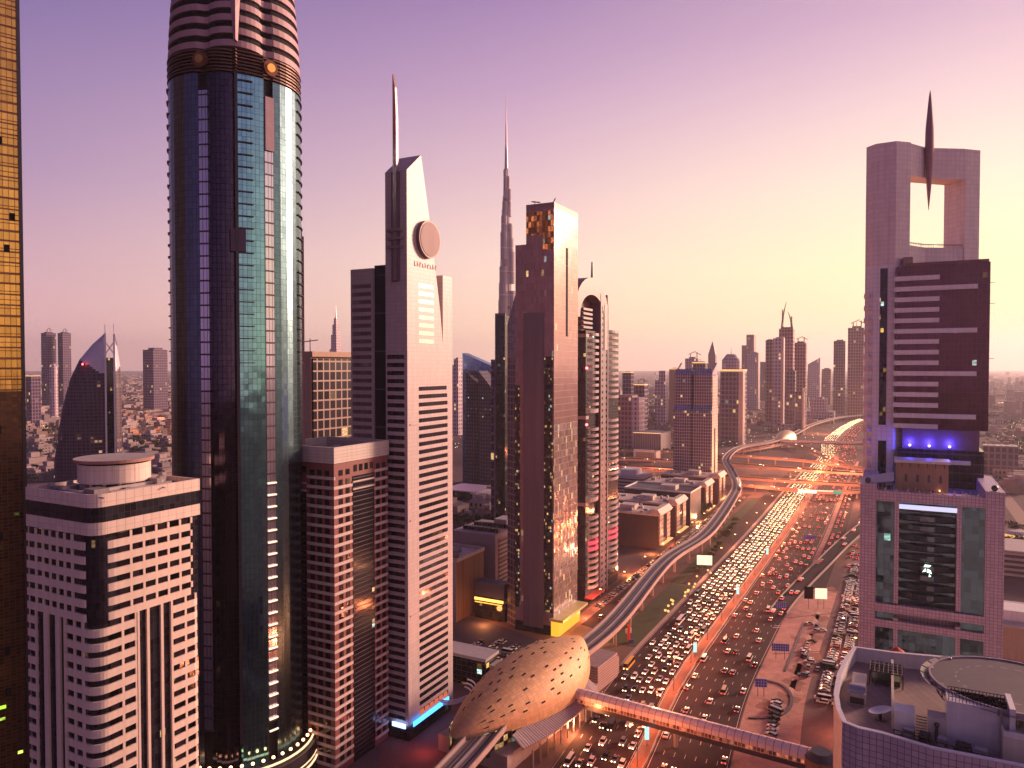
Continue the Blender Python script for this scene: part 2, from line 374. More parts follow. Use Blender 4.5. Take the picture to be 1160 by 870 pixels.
# kerbed edge of the oncoming carriageway, verge and collector road beside it
mb = MB(); strip(mb, HW, lambda d: -29.5, lambda d: -27.5, .14, HW.find(330), HW.find(1000), depth=.16); tag(mb.build('kerb', CONC), kind='structure')
coll = lambda d: -31.5
mb = MB(); strip(mb, HW, lambda d: -38-min(1, max(0, (d-HW.find(520))/150))*6, lambda d: -29.6, .024, HW.find(455), HW.find(1000)); tag(mb.build('road', ASPH), kind='structure')
mb = MB(); strip(mb, HW, lambda d: -45-min(1, max(0, (d-HW.find(520))/150))*8, lambda d: -38-min(1, max(0, (d-HW.find(520))/150))*6, .12, HW.find(455), HW.find(760), depth=.13)
strip(mb, HW, -44, -29.5, .12, HW.find(352), HW.find(452), depth=.13)
tag(mb.build('lawn', GRASS), kind='stuff', cat='grass', label='dark mown lawn between the metro viaduct and the highway')
# frontage road west of the viaduct and its parking strip
mb = MB(); strip(mb, HW, -66, -57.5, .022, HW.find(330), HW.find(780)); tag(mb.build('service_road', ASPH), kind='structure')
mb = MB(); strip(mb, HW, -73, -66, .14, HW.find(330), HW.find(780), depth=.15); tag(mb.build('pavement', plain('warm paving', (.34,.17,.13), .8, var=.3)), kind='structure')
# sandy lots east of the highway, parking road, ramps
mb = MB(); strip(mb, HW, 30, lambda d: 52, .06, HW.find(230), HW.find(480), depth=.07); tag(mb.build('sandy_lot', LOT), kind='structure')
mb = MB(); strip(mb, HW, 52, 66, .05, HW.find(180), HW.find(700)); tag(mb.build('parking_road', plain('worn tarmac', (.15,.075,.075), .8, var=.3)), kind='structure')
mb = MB(); strip(mb, HW, 66, 80, .055, HW.find(180), HW.find(760)); tag(mb.build('road', ASPH), kind='structure')
mb = MB(); strip(mb, HW, 44.5, 46.8, .075, HW.find(330), HW.find(440)); tag(mb.build('footpath', plain('pale path', (.62,.36,.27), .9)), kind='structure')
mb = MB(); strip(mb, HW, 40, 41, .35, HW.find(355), HW.find(420), depth=.3); tag(mb.build('low_wall', DARKM), 'low dark kerb wall running along the sandy lot', 'wall')
ring = Path([G(865,771)+(0,),G(884,776)+(0,),G(896,788)+(0,),G(894,803)+(0,),G(878,813)+(0,),G(848,814)+(0,)], 6)
mb = MB(); strip(mb, ring, -.6, .6, .5, 0, None, 2, depth=.45); tag(mb.build('curved_kerb', DARKM), 'dark curved kerb looping through the sandy lot', 'kerb')
mb = MB()
for a, b in (((876,741),(931,738)), ((890,672),(955,668)), ((893,700),(944,695))):
    pa = Path([G(*a)+(0,), G((a[0]+b[0])/2,(a[1]+b[1])/2)+(0,), G(*b)+(0,)], 3); strip(mb, pa, -.35, .35, .09)
tag(mb.build('track', plain('dark track', (.09,.045,.045), .9)), kind='structure')
ramp = Path([(141,400,.1),(160,432,.1),(184,468,.6),(214,508,3),(250,556,6),(292,610,8),(340,672,8.5),(405,750,8.5),(480,830,8.5),(600,930,8.5),(800,1040,8.5)], 6)
mb = MB(); strip(mb, ramp, -4.5, 4.5, 0, 0, None, 8, depth=1.4); tag(mb.build('ramp', ASPH), kind='structure')
mb = MB(); strip(mb, ramp, -5.0, -4.5, .9, 20, None, 8, depth=1.6); strip(mb, ramp, 4.5, 5.0, .9, 20, None, 8, depth=1.6); tag(mb.build('ramp_parapet', CONC), 'pale parapets on both sides of the rising slip road', 'parapet')
mb = MB(); strip(mb, HW, 34, 45, .03, HW.find(470), HW.find(1100)); strip(mb, HW, 52, 62, .035, HW.find(560), HW.find(1100)); tag(mb.build('road', ASPH), kind='structure')
mb = MB(); strip(mb, HW, 30.2, 33.6, .14, HW.find(520), HW.find(1100), depth=.15); tag(mb.build('verge', LOT), kind='structure')
# hatched gore where the slip road leaves the highway
mb = MB()
d = HW.find(405)
while d < HW.find(470):
    k = (d-HW.find(405))/(HW.find(470)-HW.find(405)); a = HW.at(d, 26.5+2*k); b = HW.at(d+2.5, 30+4.5*k)
    mb.face([(a[0],a[1],.045),(b[0],b[1],.045),(b[0]+.4,b[1]+.7,.045),(a[0]+.4,a[1]+.7,.045)]); d += 3.2
tag(mb.build('gore_hatching', PAINT), kind='structure')

# ------------------------------------------------------------------ flyovers of the interchange
FLYC = plain('flyover concrete', (.55,.32,.25), .75, var=.15, scale=.05)
def flyover(P, w, label, name='flyover', step=14):
    pa = Path(P, 6); r = thing(name, label, 'flyover', (0,0,0))
    mb = MB(); strip(mb, pa, -w/2, w/2, 0, 0, None, step, depth=1.6); mb.build('deck', FLYC, r)
    mb = MB(); strip(mb, pa, -w/2+.4, w/2-.4, .05, 0, None, step); mb.build('road_surface', ASPH, r)
    mb = MB(); strip(mb, pa, -w/2-.3, -w/2, 1.1, 0, None, step, depth=2.9); mb.build('parapet', FLYC, r)
    mb = MB(); strip(mb, pa, w/2, w/2+.3, 1.1, 0, None, step, depth=2.9); mb.build('parapet', FLYC, r)
    d = 25
    while d < pa.len-15:
        x, y, z, _ = pa.at(d)
        if z > 3.4:
            m2 = MB(); m2.cyl(x, y, 1.1, 0, z-1.6, 8); m2.build('pier', FLYC, r)
        d += 38
    return pa, r
def gp(px, py, z): return G(px, py, z)+(z,)
FLY = []
FLY.append(flyover([gp(690,529,6),gp(760,533,8),gp(845,541,9),gp(925,546,9),gp(1010,550,9),gp(1100,549,9)], 15, 'nearest wide flyover crossing the highway just before the white sign gantry'))
FLY.append(flyover([gp(690,519,7),gp(770,522,9),gp(850,527,11),gp(930,533,11),gp(1010,537,11),gp(1100,536,11)], 20, 'broad double flyover crossing the middle of the interchange'))
FLY.append(flyover([gp(690,510,7),gp(790,513,9),gp(860,518,9),gp(930,524,8),(520,850,6),(640,820,4)], 11, 'thin far flyover behind the double flyover'))
FLY.append(flyover([gp(838,549,4),gp(870,552,7),gp(930,557,8),gp(975,556,8),gp(1020,548,8)], 8, 'narrow curving slip flyover lowest in the interchange'))
FLY.append(flyover([gp(832,512,4),gp(860,508,6),gp(890,503,7),gp(914,507,8),gp(935,517,8),gp(953,524,7)], 8, 'pale arching slip bridge beyond the double flyover'))
# ground level loops
for pts, w in (([G(800,560),G(812,548),G(830,540),G(870,536),(430,900),(520,960)], 9), ([G(700,505),G(780,505),G(850,500),G(920,498)], 10), ([G(818,570),G(822,556),G(845,548),G(872,560)], 8)):
    mb = MB(); strip(mb, Path([p+(0,) for p in pts], 6), -w/2, w/2, .04); tag(mb.build('slip_road', plain('slip road', (.14,.075,.07), .8)), kind='structure')

# ------------------------------------------------------------------ metro viaduct, trains, stations
VZ = 12.5
MP = Path([(-95,70,VZ),(-45,170,VZ),(-17,235,VZ),(7,291,VZ),(48.8,362,VZ),(101,483,VZ),(151,568,VZ),(217,724,VZ),(245,803,VZ),(271,916,VZ),(297,1023,VZ),(357,1159,VZ),(434,1245,VZ),(528,1388,VZ),(660,1622,VZ),(821,1850,VZ),(952,1971,VZ),(1240,2290,VZ),(1980,2880,VZ)], 8)
VIA = plain('viaduct concrete', (.38,.26,.25), .7, var=.15, scale=.1)
r = thing('metro_viaduct', 'long curving metro viaduct with twin tracks beside the highway', 'viaduct')
mb = MB(); strip(mb, MP, -4.9, 4.9, -.3, 0, None, 9, depth=1.2); mb.build('deck', VIA, r)
mb = MB(); strip(mb, MP, -2.2, 2.2, -1.5, 0, None, 12, depth=1.3); mb.build('girder', VIA, r)
for sg in (-1, 1):
    mb = MB(); strip(mb, MP, *( (4.6, 5.15) if sg > 0 else (-5.15, -4.6)), 1.0, 0, None, 9, depth=1.9); mb.build('parapet', VIA, r)
mb = MB()
for o in (-2.4, 2.4): strip(mb, MP, o-1.35, o+1.35, -.22, 0, None, 9)
mb.build('track_bed', plain('ballast', (.07,.045,.06), .8), r)
mb = MB()
for o in (-3.15, -1.65, 1.65, 3.15): strip(mb, MP, o-.1, o+.1, -.1, 0, MP.find(900), 9)
for o in (-.25,): strip(mb, MP, o, o+.5, .2, 0, MP.find(1300), 9, depth=.4)
mb.build('rail', STEEL, r)
d = MP.find(160); k = 0
while d < MP.find(1900):
    x, y, z, (dx, dy) = MP.at(d); m2 = MB(); m2.cyl(0, 0, .95, 0, VZ-3.6, 10); m2.prism([(-2.3,-.9),(2.3,-.9),(2.3,.9),(-2.3,.9)], VZ-3.6, VZ-2.8)
    if k == 0: P0 = m2.build('pier', VIA, r)
    else: P0 = P0.copy(); COL.objects.link(P0)
    P0.location = (x, y, 0); P0.rotation_euler = (0, 0, -atan2(dx, dy)); d += 29; k += 1
    if k > 70: break
# train on the bend
tr = thing('metro_train', 'silver and blue metro train rounding the bend of the viaduct', 'train')
d = MP.find(775)
for c in range(4):
    x, y, z, (dx, dy) = MP.at(d+c*17, 2.3); m2 = MB(); pr = [(-1.3,0),(1.3,0),(1.38,1.2),(1.2,2.6),(.7,3.1),(-.7,3.1),(-1.2,2.6),(-1.38,1.2)]
    a, b = -8.2, 8.2
    for i in range(8):
        p, q = pr[i], pr[(i+1) % 8]; m2.face([(p[0],a,p[1]),(q[0],a,q[1]),(q[0],b,q[1]),(p[0],b,p[1])][::-1], 1 if i in (2, 6) else 0)
    m2.face([(p[0],a,p[1]) for p in pr]); m2.face([(p[0],b,p[1]) for p in pr][::-1])
    o = m2.build('carriage', [STEEL, L_SIGN], tr); o.location = (x, y, VZ); o.rotation_euler = (0, 0, -atan2(dx, dy))

def shell(name, c, ax, Lh, Wd, Ht, rimz, goldm, parent, nu=40, nv=20, skew=0.):
    """scallop-shaped station roof: a pointed ovoid shell whose rim dips along the long sides"""
    dx, dy = ax; mb = MB(); P = []
    for i in range(nu+1):
        t = -1+2*i/nu; prof = max(0, (1-abs(t-.12*(1-t*t))**1.9))**.72; row = []
        for j in range(nv+1):
            a = pi*(j/nv); lat = -cos(a)*Wd*prof; h = sin(a)**.85*Ht*prof
            drop = -abs(cos(a))**2.4*4.5*prof + (2.5*abs(t)**6 if t > 0 else -1.2*abs(t)**4)
            row.append((c[0]+dx*t*Lh+dy*(lat+skew*prof), c[1]+dy*t*Lh-dx*(lat+skew*prof), rimz+h+drop+(1-prof)*(2.5 if t > 0 else 1.0), t, a))
        P.append(row)
    for i in range(nu):
        for j in range(nv):
            q = [P[i][j], P[i+1][j], P[i+1][j+1], P[i][j+1]]
            mb.face([p[:3] for p in q][::-1], 0, [(p[3]*Lh, p[4]*Wd*1.2) for p in q][::-1])
    return mb.build(name, goldm, parent, smooth=True), P
GOLD = facade('gold shell panel', (.52,.30,.16), (.26,.14,.08), 2.2, 1.5, .10, .08, rough=.62, metal=.3, frough=.6, fmetal=.1, vary=.10, tilt=.02, soil=.3)
GOLD2 = plain('pale gold shell', (.75,.55,.30), .4, .4, var=.08)
A = (-20.5, 249); B = (31, 329); L_ = math.dist(A, B); ax = ((B[0]-A[0])/L_, (B[1]-A[1])/L_); SC = ((A[0]+B[0])/2, (A[1]+B[1])/2)
st = thing('metro_station', 'golden scallop-shaped metro station with dark roof slots at the near end of the footbridge', 'metro station')
sh, SP = shell('roof_shell', SC, ax, L_/2, 17.5, 12.5, 13.5, GOLD, st)
rnd = random.Random(5)
def slot(i, j, w=1, sp=SP, off=.12):
    a, b, c, d = sp[i][j][:3], sp[i+w][j][:3], sp[i+w][j+1][:3], sp[i][j+1][:3]
    nx = ((b[1]-a[1])*(d[2]-a[2])-(b[2]-a[2])*(d[1]-a[1]), (b[2]-a[2])*(d[0]-a[0])-(b[0]-a[0])*(d[2]-a[2]), (b[0]-a[0])*(d[1]-a[1])-(b[1]-a[1])*(d[0]-a[0]))
    l = sqrt(sum(k*k for k in nx)); nn = [-k/l*off for k in nx]
    ctr = [(a[k]+b[k]+c[k]+d[k])/4 for k in range(3)]; q = []
    for p in (a, b, c, d):
        e = [ctr[k]+(p[k]-ctr[k])*.85 for k in range(3)]; 
        q.append(e)
    # squeeze across the slot so that it is a long narrow pane
    m1 = [(q[0][k]+q[3][k])/2 for k in range(3)]; m2 = [(q[1][k]+q[2][k])/2 for k in range(3)]
    s = .30
    qq = [[m1[k]+(q[0][k]-m1[k])*s for k in range(3)], [m2[k]+(q[1][k]-m2[k])*s for k in range(3)], [m2[k]+(q[2][k]-m2[k])*s for k in range(3)], [m1[k]+(q[3][k]-m1[k])*s for k in range(3)]]
    mb = MB(); up = [tuple(p[k]+nn[k] for k in range(3)) for p in qq]
    mb.face(up[::-1]); 
    for k in range(4): mb.face([tuple(qq[k]), tuple(qq[(k+1) % 4]), up[(k+1) % 4], up[k]])
    mb.build('roof_slot', BLACK, st)
used = set()
while len(used) < 78:
    i = rnd.randrange(4, 35); j = rnd.randrange(4, 18)
    if (i, j) in used or (i+1, j) in used or (i-1, j) in used: continue
    used.add((i, j)); slot(i, j, 1)
# glazed flank, ribbed canopies, plinth and entrance below the shell
R = lambda t, l: (SC[0]+ax[0]*t+ax[1]*l, SC[1]+ax[1]*t-ax[0]*l)
def skirt(name, mat, l0, t0, t1, z0, z1, th=.4, bulge=0, n=16):
    mb = MB(); pts = []
    for i in range(n+1):
        t = t0+(t1-t0)*i/n; e = max(0, 1-abs(t/(L_/2))**2.1)**.62; pts.append(R(t, l0*e+bulge))
    mb.wall(pts, z0, z1, th); return mb.build(name, mat, st)
GLS = facade('station glass', (.05,.05,.06), (.30,.2,.16), 2.0, 2.2, .15, .15, rough=.1, metal=.3, lit=.45, litcol=(1,.55,.2), litstr=1.6)
skirt('glass_flank', GLS, 13.5, -40, 42, 4, 12.5); skirt('glass_flank', GLS, -13.5, -40, 42, 4, 12.5)
RIB = facade('ribbed canopy', (.20,.14,.16), (.42,.32,.32), 1.2, 50, .35, 0, rough=.4, metal=.3, vary=.1, tilt=0)
mb = MB()
for i in range(14):
    t = -30+58*i/14; t2 = -30+58*(i+1)/14; sag = lambda q: 21.5-4.5*abs(q/32)**2
    a0, a1 = R(t, 13), R(t2, 13); b0, b1 = R(t, sag(t)), R(t2, sag(t2))
    mb.face([(a0[0],a0[1],10.5),(b0[0],b0[1],7.0),(b1[0],b1[1],7.0),(a1[0],a1[1],10.5)], 0, [(t,0),(t,8),(t2,8),(t2,0)])
    mb.face([(a0[0],a0[1],10.2),(a1[0],a1[1],10.2),(b1[0],b1[1],6.5),(b0[0],b0[1],6.5)], 0)
    mb.face([(b0[0],b0[1],6.5),(b1[0],b1[1],6.5),(b1[0],b1[1],7.0),(b0[0],b0[1],7.0)], 0)
mb.build('side_canopy', RIB, st)
mb = MB(); o = [R(-36, -15), R(-36, 15), R(34, 15), R(34, -15)]; mb.prism(o, 0, 6); mb.build('concourse', CONC, st)
mb = MB()
for i in range(12): a = R(-28+5*i, 20.5); mb.cyl(a[0], a[1], .3, 0, 6.6, 6)
mb.build('canopy_column', STEEL, st)
mb = MB(); o = [R(38, -9), R(38, 13), R(58, 13), R(58, -9)]; mb.prism(o, 0, 11); mb.prism([R(57.9, -9), R(57.9, 12), R(62, 12), R(62, -9)], 0, 8)
mb.build('end_block', facade('stepped cladding', (.36,.25,.26), (.15,.1,.11), 40, 1.1, 0, .35, rough=.5, metal=0, vary=.1, tilt=0), st)
# far station
st2 = thing('metro_station', 'small pale gold metro station far off where the viaduct meets the highway', 'metro station')
x, y, z, d2 = MP.at(MP.find(1330)); shell('roof_shell', (x, y), d2, 48, 17, 13, 12, GOLD2, st2, 24, 12)
mb = MB(); e = (d2[1], -d2[0]); mb.prism([(x-d2[0]*36-e[0]*12, y-d2[1]*36-e[1]*12), (x-d2[0]*36+e[0]*12, y-d2[1]*36+e[1]*12), (x+d2[0]*36+e[0]*12, y+d2[1]*36+e[1]*12), (x+d2[0]*36-e[0]*12, y+d2[1]*36-e[1]*12)], 0, 12); mb.build('concourse', GLS, st2)

# footbridges
def footbridge(a, b, z, hw, label, name='footbridge', seg=34, cover=True, lit=True):
    r = thing(name, label, 'footbridge'); L = math.dist(a, b); ux, uy = (b[0]-a[0])/L, (b[1]-a[1])/L; vx, vy = uy, -ux
    Q = lambda t, l, h: (a[0]+ux*t+vx*l, a[1]+uy*t+vy*l, z+h)
    mb = MB(); n = seg
    prof = [(-hw*1.02, 1.7), (-hw*.97, 3.2), (-hw*.6, 4.2), (0, 4.55), (hw*.6, 4.2), (hw*.97, 3.2), (hw*1.02, 1.7)]
    for i in range(n):
        t0, t1 = L*i/n, L*(i+1)/n-.18
        for p, q in zip(prof, prof[1:]):
            mb.face([Q(t0,p[0],p[1]), Q(t1,p[0],p[1]), Q(t1,q[0],q[1]), Q(t0,q[0],q[1])][::-1])
            mb.face([Q(t1,p[0],p[1]-.12), Q(t1+.18,p[0],p[1]-.12), Q(t1+.18,q[0],q[1]-.12), Q(t1,q[0],q[1]-.12)][::-1], 1)
        for (p, q) in ((prof[0], prof[-1]),):
            mb.face([Q(t0,p[0],p[1]), Q(t0,q[0],q[1]), Q(t1,q[0],q[1]), Q(t1,p[0],p[1])][::-1])
    mb.build('roof', [plain('bridge roof', (.72,.54,.52), .45, .1, var=.08), DARKM], r)
    for sgn in (-1, 1):
        mb = MB(); w = [Q(0,sgn*hw*.97,0), Q(L,sgn*hw*.97,0), Q(L,sgn*hw*.97,2.4), Q(0,sgn*hw*.97,2.4)]; mb.face(w if sgn > 0 else w[::-1])
        mb.build('glazing', facade('bridge glass %d' % sgn, (.22,.11,.09), (.50,.30,.25), 1.3, 3, .30, .2, rough=.2, metal=.3, lit=.75, litcol=(1,.28,.12), litstr=.9, clus=.1), r)
    mb = MB()
    w = [(-hw,0),(hw,0),(hw,-1.6),(-hw,-1.6)]
    for p, q in zip(w, w[1:]+w[:1]): mb.face([Q(0,p[0],p[1]), Q(L,p[0],p[1]), Q(L,q[0],q[1]), Q(0,q[0],q[1])])
    for t in (0, L): mb.face([Q(t,p[0],p[1]) for p in w])
    mb.build('deck', DARKM, r)
    for t in ((.03, .46, .985) if L < 150 else (.1, .3, .5, .7, .9)):
        mb = MB(); p = Q(L*t, 0, 0); mb.rod((p[0],p[1],0), (p[0],p[1],z-1.5), .8, 8); mb.build('pier', CONC, r)
    return r
footbridge(G(652,780,12), G(925,851,12), 7.8, 2.9, 'covered footbridge with ribbed grey roof crossing the highway from the golden station')
footbridge(G(884,499,11), G(1060,503,11), 8, 3.5, 'far grey footbridge crossing the highway beside the small distant station')
r = thing('footbridge_tower', 'brown rounded stair tower at the right end of the covered footbridge', 'stair tower', (G(930,868,8)[0], G(930,868,8)[1], 0))
mb = MB(); mb.cyl(0, 0, 5, 0, 11, 20); mb.build('shaft', plain('brown tower render', (.20,.09,.07), .6), r); mb = MB(); mb.cyl(0, 0, 5.2, 11, 13.0, 20, r2=3.2); mb.build('cap', DARKM, r)
# ------------------------------------------------------------------ towers
def solveW(C, pxl): a = (pxl-580)/838; return (C[0]-a*C[1])/(V[0]+a*-V[1])
def corner(px, Y): return ((px-580)/838*Y, Y)
def bld(name, label, cat_, px, Y, rz=-TH, group=None):
    c = corner(px, Y); return thing(name, label, cat_, (c[0], c[1], 0), rz, group)
def rounded(W, D, r, n=6):
    P = [(-W,0)] + [(-r+r*sin(a), r-r*cos(a)) for a in [pi/2*i/n for i in range(n+1)]] + [(0,D),(-W,D)]
    return P
def roofgear(mb, x0, x1, y0, y1, z, n, seed, m=0, hmax=2.6):
    rr = random.Random(seed)
    for _ in range(n):
        w, d, h = rr.uniform(1.2, 4.5), rr.uniform(1.2, 4), rr.uniform(.6, hmax); x = rr.uniform(x0, x1-w); y = rr.uniform(y0, y1-d)
        mb.box(x, x+w, y, y+d, z, z+h, m, skip='d')
        if rr.random() < .4: mb.rod((x, y, z+.4), (x+rr.uniform(3, 8), y, z+.4), .18, 5, m)

# --- A: golden glass tower at the left edge
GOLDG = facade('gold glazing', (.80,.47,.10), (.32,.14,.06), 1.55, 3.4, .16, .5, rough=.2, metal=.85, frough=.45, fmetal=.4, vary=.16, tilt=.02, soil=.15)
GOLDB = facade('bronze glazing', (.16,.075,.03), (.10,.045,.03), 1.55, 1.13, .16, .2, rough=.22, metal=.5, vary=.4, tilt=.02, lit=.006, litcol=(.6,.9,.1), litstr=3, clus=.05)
A = thing('golden_tower', 'gold mirror-glass high-rise with a few dark open windows, cut by the left edge', 'high-rise', (xat(26.5, 240), 240, 0), radians(-47.7))
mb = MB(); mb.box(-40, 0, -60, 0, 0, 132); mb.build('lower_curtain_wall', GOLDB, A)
mb = MB(); mb.box(-40, -.3, -60, 0, 132, 300); mb.build('rear_walls', DARKGL, A); mb = MB(); mb.box(-.3, 0, -60, -.05, 132, 300); mb.build('upper_curtain_wall', GOLDG, A)  # unseen walls made dark to keep gold reflections off neighbouring glass
mb = MB(); mb.box(.0, .5, -.6, .4, 0, 300); mb.build('corner_fin', DARKM, A)
mb = MB()
for k in range(62):
    z = 134+k*3.4/1.25
    mb.box(0, .16, -60, -.7, z, z+.22)
mb.build('spandrel', plain('bronze rail', (.30,.13,.06), .4, .5), A)
rr = random.Random(3)
for k in range(26):
    z = 20+rr.randrange(0, 70)*3.4; y = -1.6-1.55*rr.randrange(1, 12)
    mb = MB(); mb.box(.0, .2, y, y+1.5, z, z+2.5); mb.build('open_window', BLACK, A)
mb = MB()
for k in range(5): mb.box(0.02, .25, -8-k*3, -6.2-k*3, 30+(k % 2)*1.6, 31+(k % 2)*1.6)
mb.build('lit_pane', emit('green lit pane', (.45,.9,.05), 1.2), A)

# --- B: cream office tower with banded facade and round rooftop drum
Bw, Bd, Bh = 27.4, 30.4, 109.3
B = bld('office_tower', 'cream tower with rounded bands, dark slots and a round drum on its roof, left foreground', 'high-rise', 103, 175)
mb = MB(); inner = [(p[0]-.5 if p[0] > -5 else -Bw+.5, p[1]+.5 if p[1] < 8 else Bd-.5) for p in rounded(Bw, Bd, 3.2)]; mb.prism(inner, 0, Bh-1.2, 0, 1); mb.build('core', [DARKGL, ROOF], B)
bo = rounded(Bw, Bd, 3.2)[:-1]; closed = rounded(Bw, Bd, 3.2)
mb = MB(); mb.wall(closed, Bh-3.2, Bh, .7, closed=True); mb.build('parapet', CREAMP, B)
mb = MB(); mb.wall(closed, Bh-9.9, Bh-6.9, .6, closed=True); mb.build('upper_band', CREAMP, B)
mb = MB(); mb.wall([(p[0]*.985-.2, p[1]*.985+.25) for p in closed], Bh-6.9, Bh-3.2, .3, closed=True); mb.build('recessed_glazing', DARKGL, B)
z = Bh-11.7; FP = 3.5; rows = []
k = 0
while z > 0:
    rows.append(z); z -= FP
BAND = plain('cream band', (.82,.62,.52), .6, var=.12, scale=.12)
def seg(mb, pts, z0, z1, t=.55): m2 = MB(); m2.wall(pts, z0, z1, t); m2.build('floor_band', BAND, B)
arc = rounded(Bw, Bd, 3.2)[1:8]
winB = []
for i, z in enumerate(rows):
    z1, z0 = z, z-1.9; mb = MB()
    if i < 6:
        seg(mb, [(-Bw,0),(-5.2,0),(-3.9,.25),(-3.5,1.0)], z0, z1); seg(mb, [(-1.0,3.5),(-.25,3.9),(0,5.2),(0,Bd-3.2)], z0, z1)
        fr = [(-Bw+1.2+j*3.0, -Bw+3.5+j*3.0) for j in range(6)]; rf = [(6.6+j*3.55, 9.5+j*3.55) for j in range(6)]
    elif i < 25:
        seg(mb, [(-11.5,0)]+arc+[(0,11.2)], z0, z1); seg(mb, [(-Bw,0),(-Bw+3.8,0)], z0, z1)
        seg(mb, [(0,21.5),(0,Bd-2.2),(-.6,Bd-.6),(-2.2,Bd)], z0, z1)
        if i >= 19: seg(mb, [(0,13.2),(0,15.6)], z0, z1)
        fr = [(-Bw+.9,-Bw+3.1),(-10.6,-8.4),(-7.4,-5.2)]; rf = [(4.1,7.0),(7.8,10.6),(22.3,25.2),(26.0,28.4)]
        if i >= 19: rf.append((13.3, 15.5))
    else:
        seg(mb, [(-Bw,0)]+arc+[(0,Bd)], z0, z1)
        fr = [(-Bw+1.2+j*3.0, -Bw+3.5+j*3.0) for j in range(7)]; rf = [(4.6+j*3.55, 7.5+j*3.55) for j in range(7)]
    winB.append((z1, fr, rf))
mb = MB()    # piers between the windows
for z1, fr, rf in winB:
    za, zb = z1, z1+1.6
    for a, b in fr: mb.box(b, b+.75, .02, .4, za, zb, skip='td')
    for a, b in rf: mb.box(-.4, -.02, b, b+.65, za, zb, skip='td')
mb.build('mullion_pier', BAND, B)
nwin = 0; rest = MB()
for z1, fr, rf in winB:
    for a, b in rf:
        m2 = MB(); m2.box(-.46, -.30, a, b, z1+.05, z1+1.55)
        if nwin < 100: m2.build('window', WIN, B); nwin += 1
        else: rest.box(-.46, -.30, a, b, z1+.05, z1+1.55)
    for a, b in fr: rest.box(a, b, .30, .46, z1+.05, z1+1.55)
o = rest.build('window', WIN, B); o['kind'] = 'stuff'
for (x, y, w) in ((-.35,13.9,.45),(-.35,17.9,.45)):
    mb = MB(); mb.box(-.7, .05, y, y+.75, 12 if y < 15 else 27, rows[5]-1.9); mb.build('slot_fin', BAND, B)
for x in (-20.5, -15.6):
    mb = MB(); mb.box(x, x+1.7, -.05, .7, 10, rows[5]-1.9); mb.build('slot_fin', BAND, B)
for (y0, y1) in ((11.2,11.8),(20.9,21.5)):
    mb = MB(); mb.box(-.7, .1, y0, y1, 8, rows[5]-1.9); mb.build('slot_jamb', BAND, B)
mb = MB(); mb.box(-12.1, -11.5, -.1, .7, 6, rows[5]-1.9); mb.build('slot_jamb', BAND, B)
drum = MB(); dc = (-13.2, 14.6); 
drum.cyl(dc[0], dc[1], 8.6, Bh+.9, Bh+5.6, 40); drum.build('rooftop_drum', CREAMP, B)
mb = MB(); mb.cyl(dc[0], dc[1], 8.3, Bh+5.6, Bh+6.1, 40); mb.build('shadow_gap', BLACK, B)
mb = MB(); mb.cyl(dc[0], dc[1], 9.5, Bh+6.1, Bh+6.9, 40, mt=1); mb.build('drum_roof', [plain('terracotta rim', (.42,.20,.16), .7), ROOFL], B)
mb = MB()
for i in range(14): a = 2*pi*i/14; mb.cyl(dc[0]+7.8*cos(a), dc[1]+7.8*sin(a), .35, Bh-1.2, Bh+.9, 6)
mb.build('drum_column', CREAM, B)
for (x0,x1,y0,y1) in ((-25,-17,4,5.2),(-17,-7,2.6,3.8),(-25,-20,9,10),(-5,-2,6,22)):
    mb = MB(); mb.box(x0, x1, y0, y1, Bh-1.2, Bh-.1); mb.box(x0+.3, x0+1.3, y0-.1, y1+.1, Bh-.1, Bh+.6); mb.build('roof_duct', ROOFL, B)
mb = MB(); roofgear(mb, -26, -1.5, 1.5, 29, Bh-1.2, 26, 4); mb.build('roof_plant', plain('roof plant', (.30,.24,.25), .6), B)

# --- C: tall lobed glass tower
Cc = (xat(270, 252), 252.0); RC = 20.9
Cth = thing('lobed_glass_tower', 'tallest foreground tower of dark blue lobed glass with a striped curving crown', 'high-rise', (Cc[0], Cc[1], 0), -atan2(Cc[0], Cc[1]))
def cplan(s=1.0, R=RC, n=6, z=0):
    """plan outline, front prow at -y, going round counter-clockwise; list of (x, y, tag)"""
    P = []
    def lobe(a0, a1, r0, rm, n, tg):
        for i in range(n):
            t = i/(n-1); a = a0+(a1-a0)*t; r = r0+(rm-r0)*sin(pi*t)**.7; P.append((r*sin(a)*s, -r*cos(a)*s, tg))
    for base in (0, pi):
        if base == 0: lobe(radians(-26.5), radians(-3), R*.93, R*.955, 6, 'pl'); P.append((0, -R*1.01*s, 'prow')); lobe(radians(1.5), radians(24.5), R*.955, R*.95, 6, 'pr')
        else: lobe(base-radians(26), base+radians(26), R*.93, R*.99, 8, 'b')
        if base == 0: P.append((R*.90*s*sin(radians(25.5)), -R*.90*s*cos(radians(25.5)), 'n')); P.append((R*.90*s*sin(radians(33)), -R*.90*s*cos(radians(33)), 'n'))
        lobe(base+radians(34.5), base+radians(145.5), R*.94, R*1.0, 16, 's'); P[-16:] = [(p[0], p[1], 'r' if p[1] > R*.45*s else 's') for p in P[-16:]]
        if base: P.append((R*.90*s*sin(base+radians(147)), -R*.90*s*cos(base+radians(147)), 'n')); P.append((R*.90*s*sin(base+radians(153)), -R*.90*s*cos(base+radians(153)), 'n'))
    return P
def crown_plan(R=RC):
    P = []
    for k in range(2):
        b = k*pi
        for i in range(13):
            t = i/12; a = b+radians(-27+54*t); r = R*(.86+.15*sin(pi*t)**.8); P.append((r*sin(a), -r*cos(a)))
        for i in range(20):
            t = i/19; a = b+radians(31+118*t); r = R*(.86+.14*sin(pi*t)**.45); P.append((r*sin(a), -r*cos(a)))
    return P
ZT = 231.5
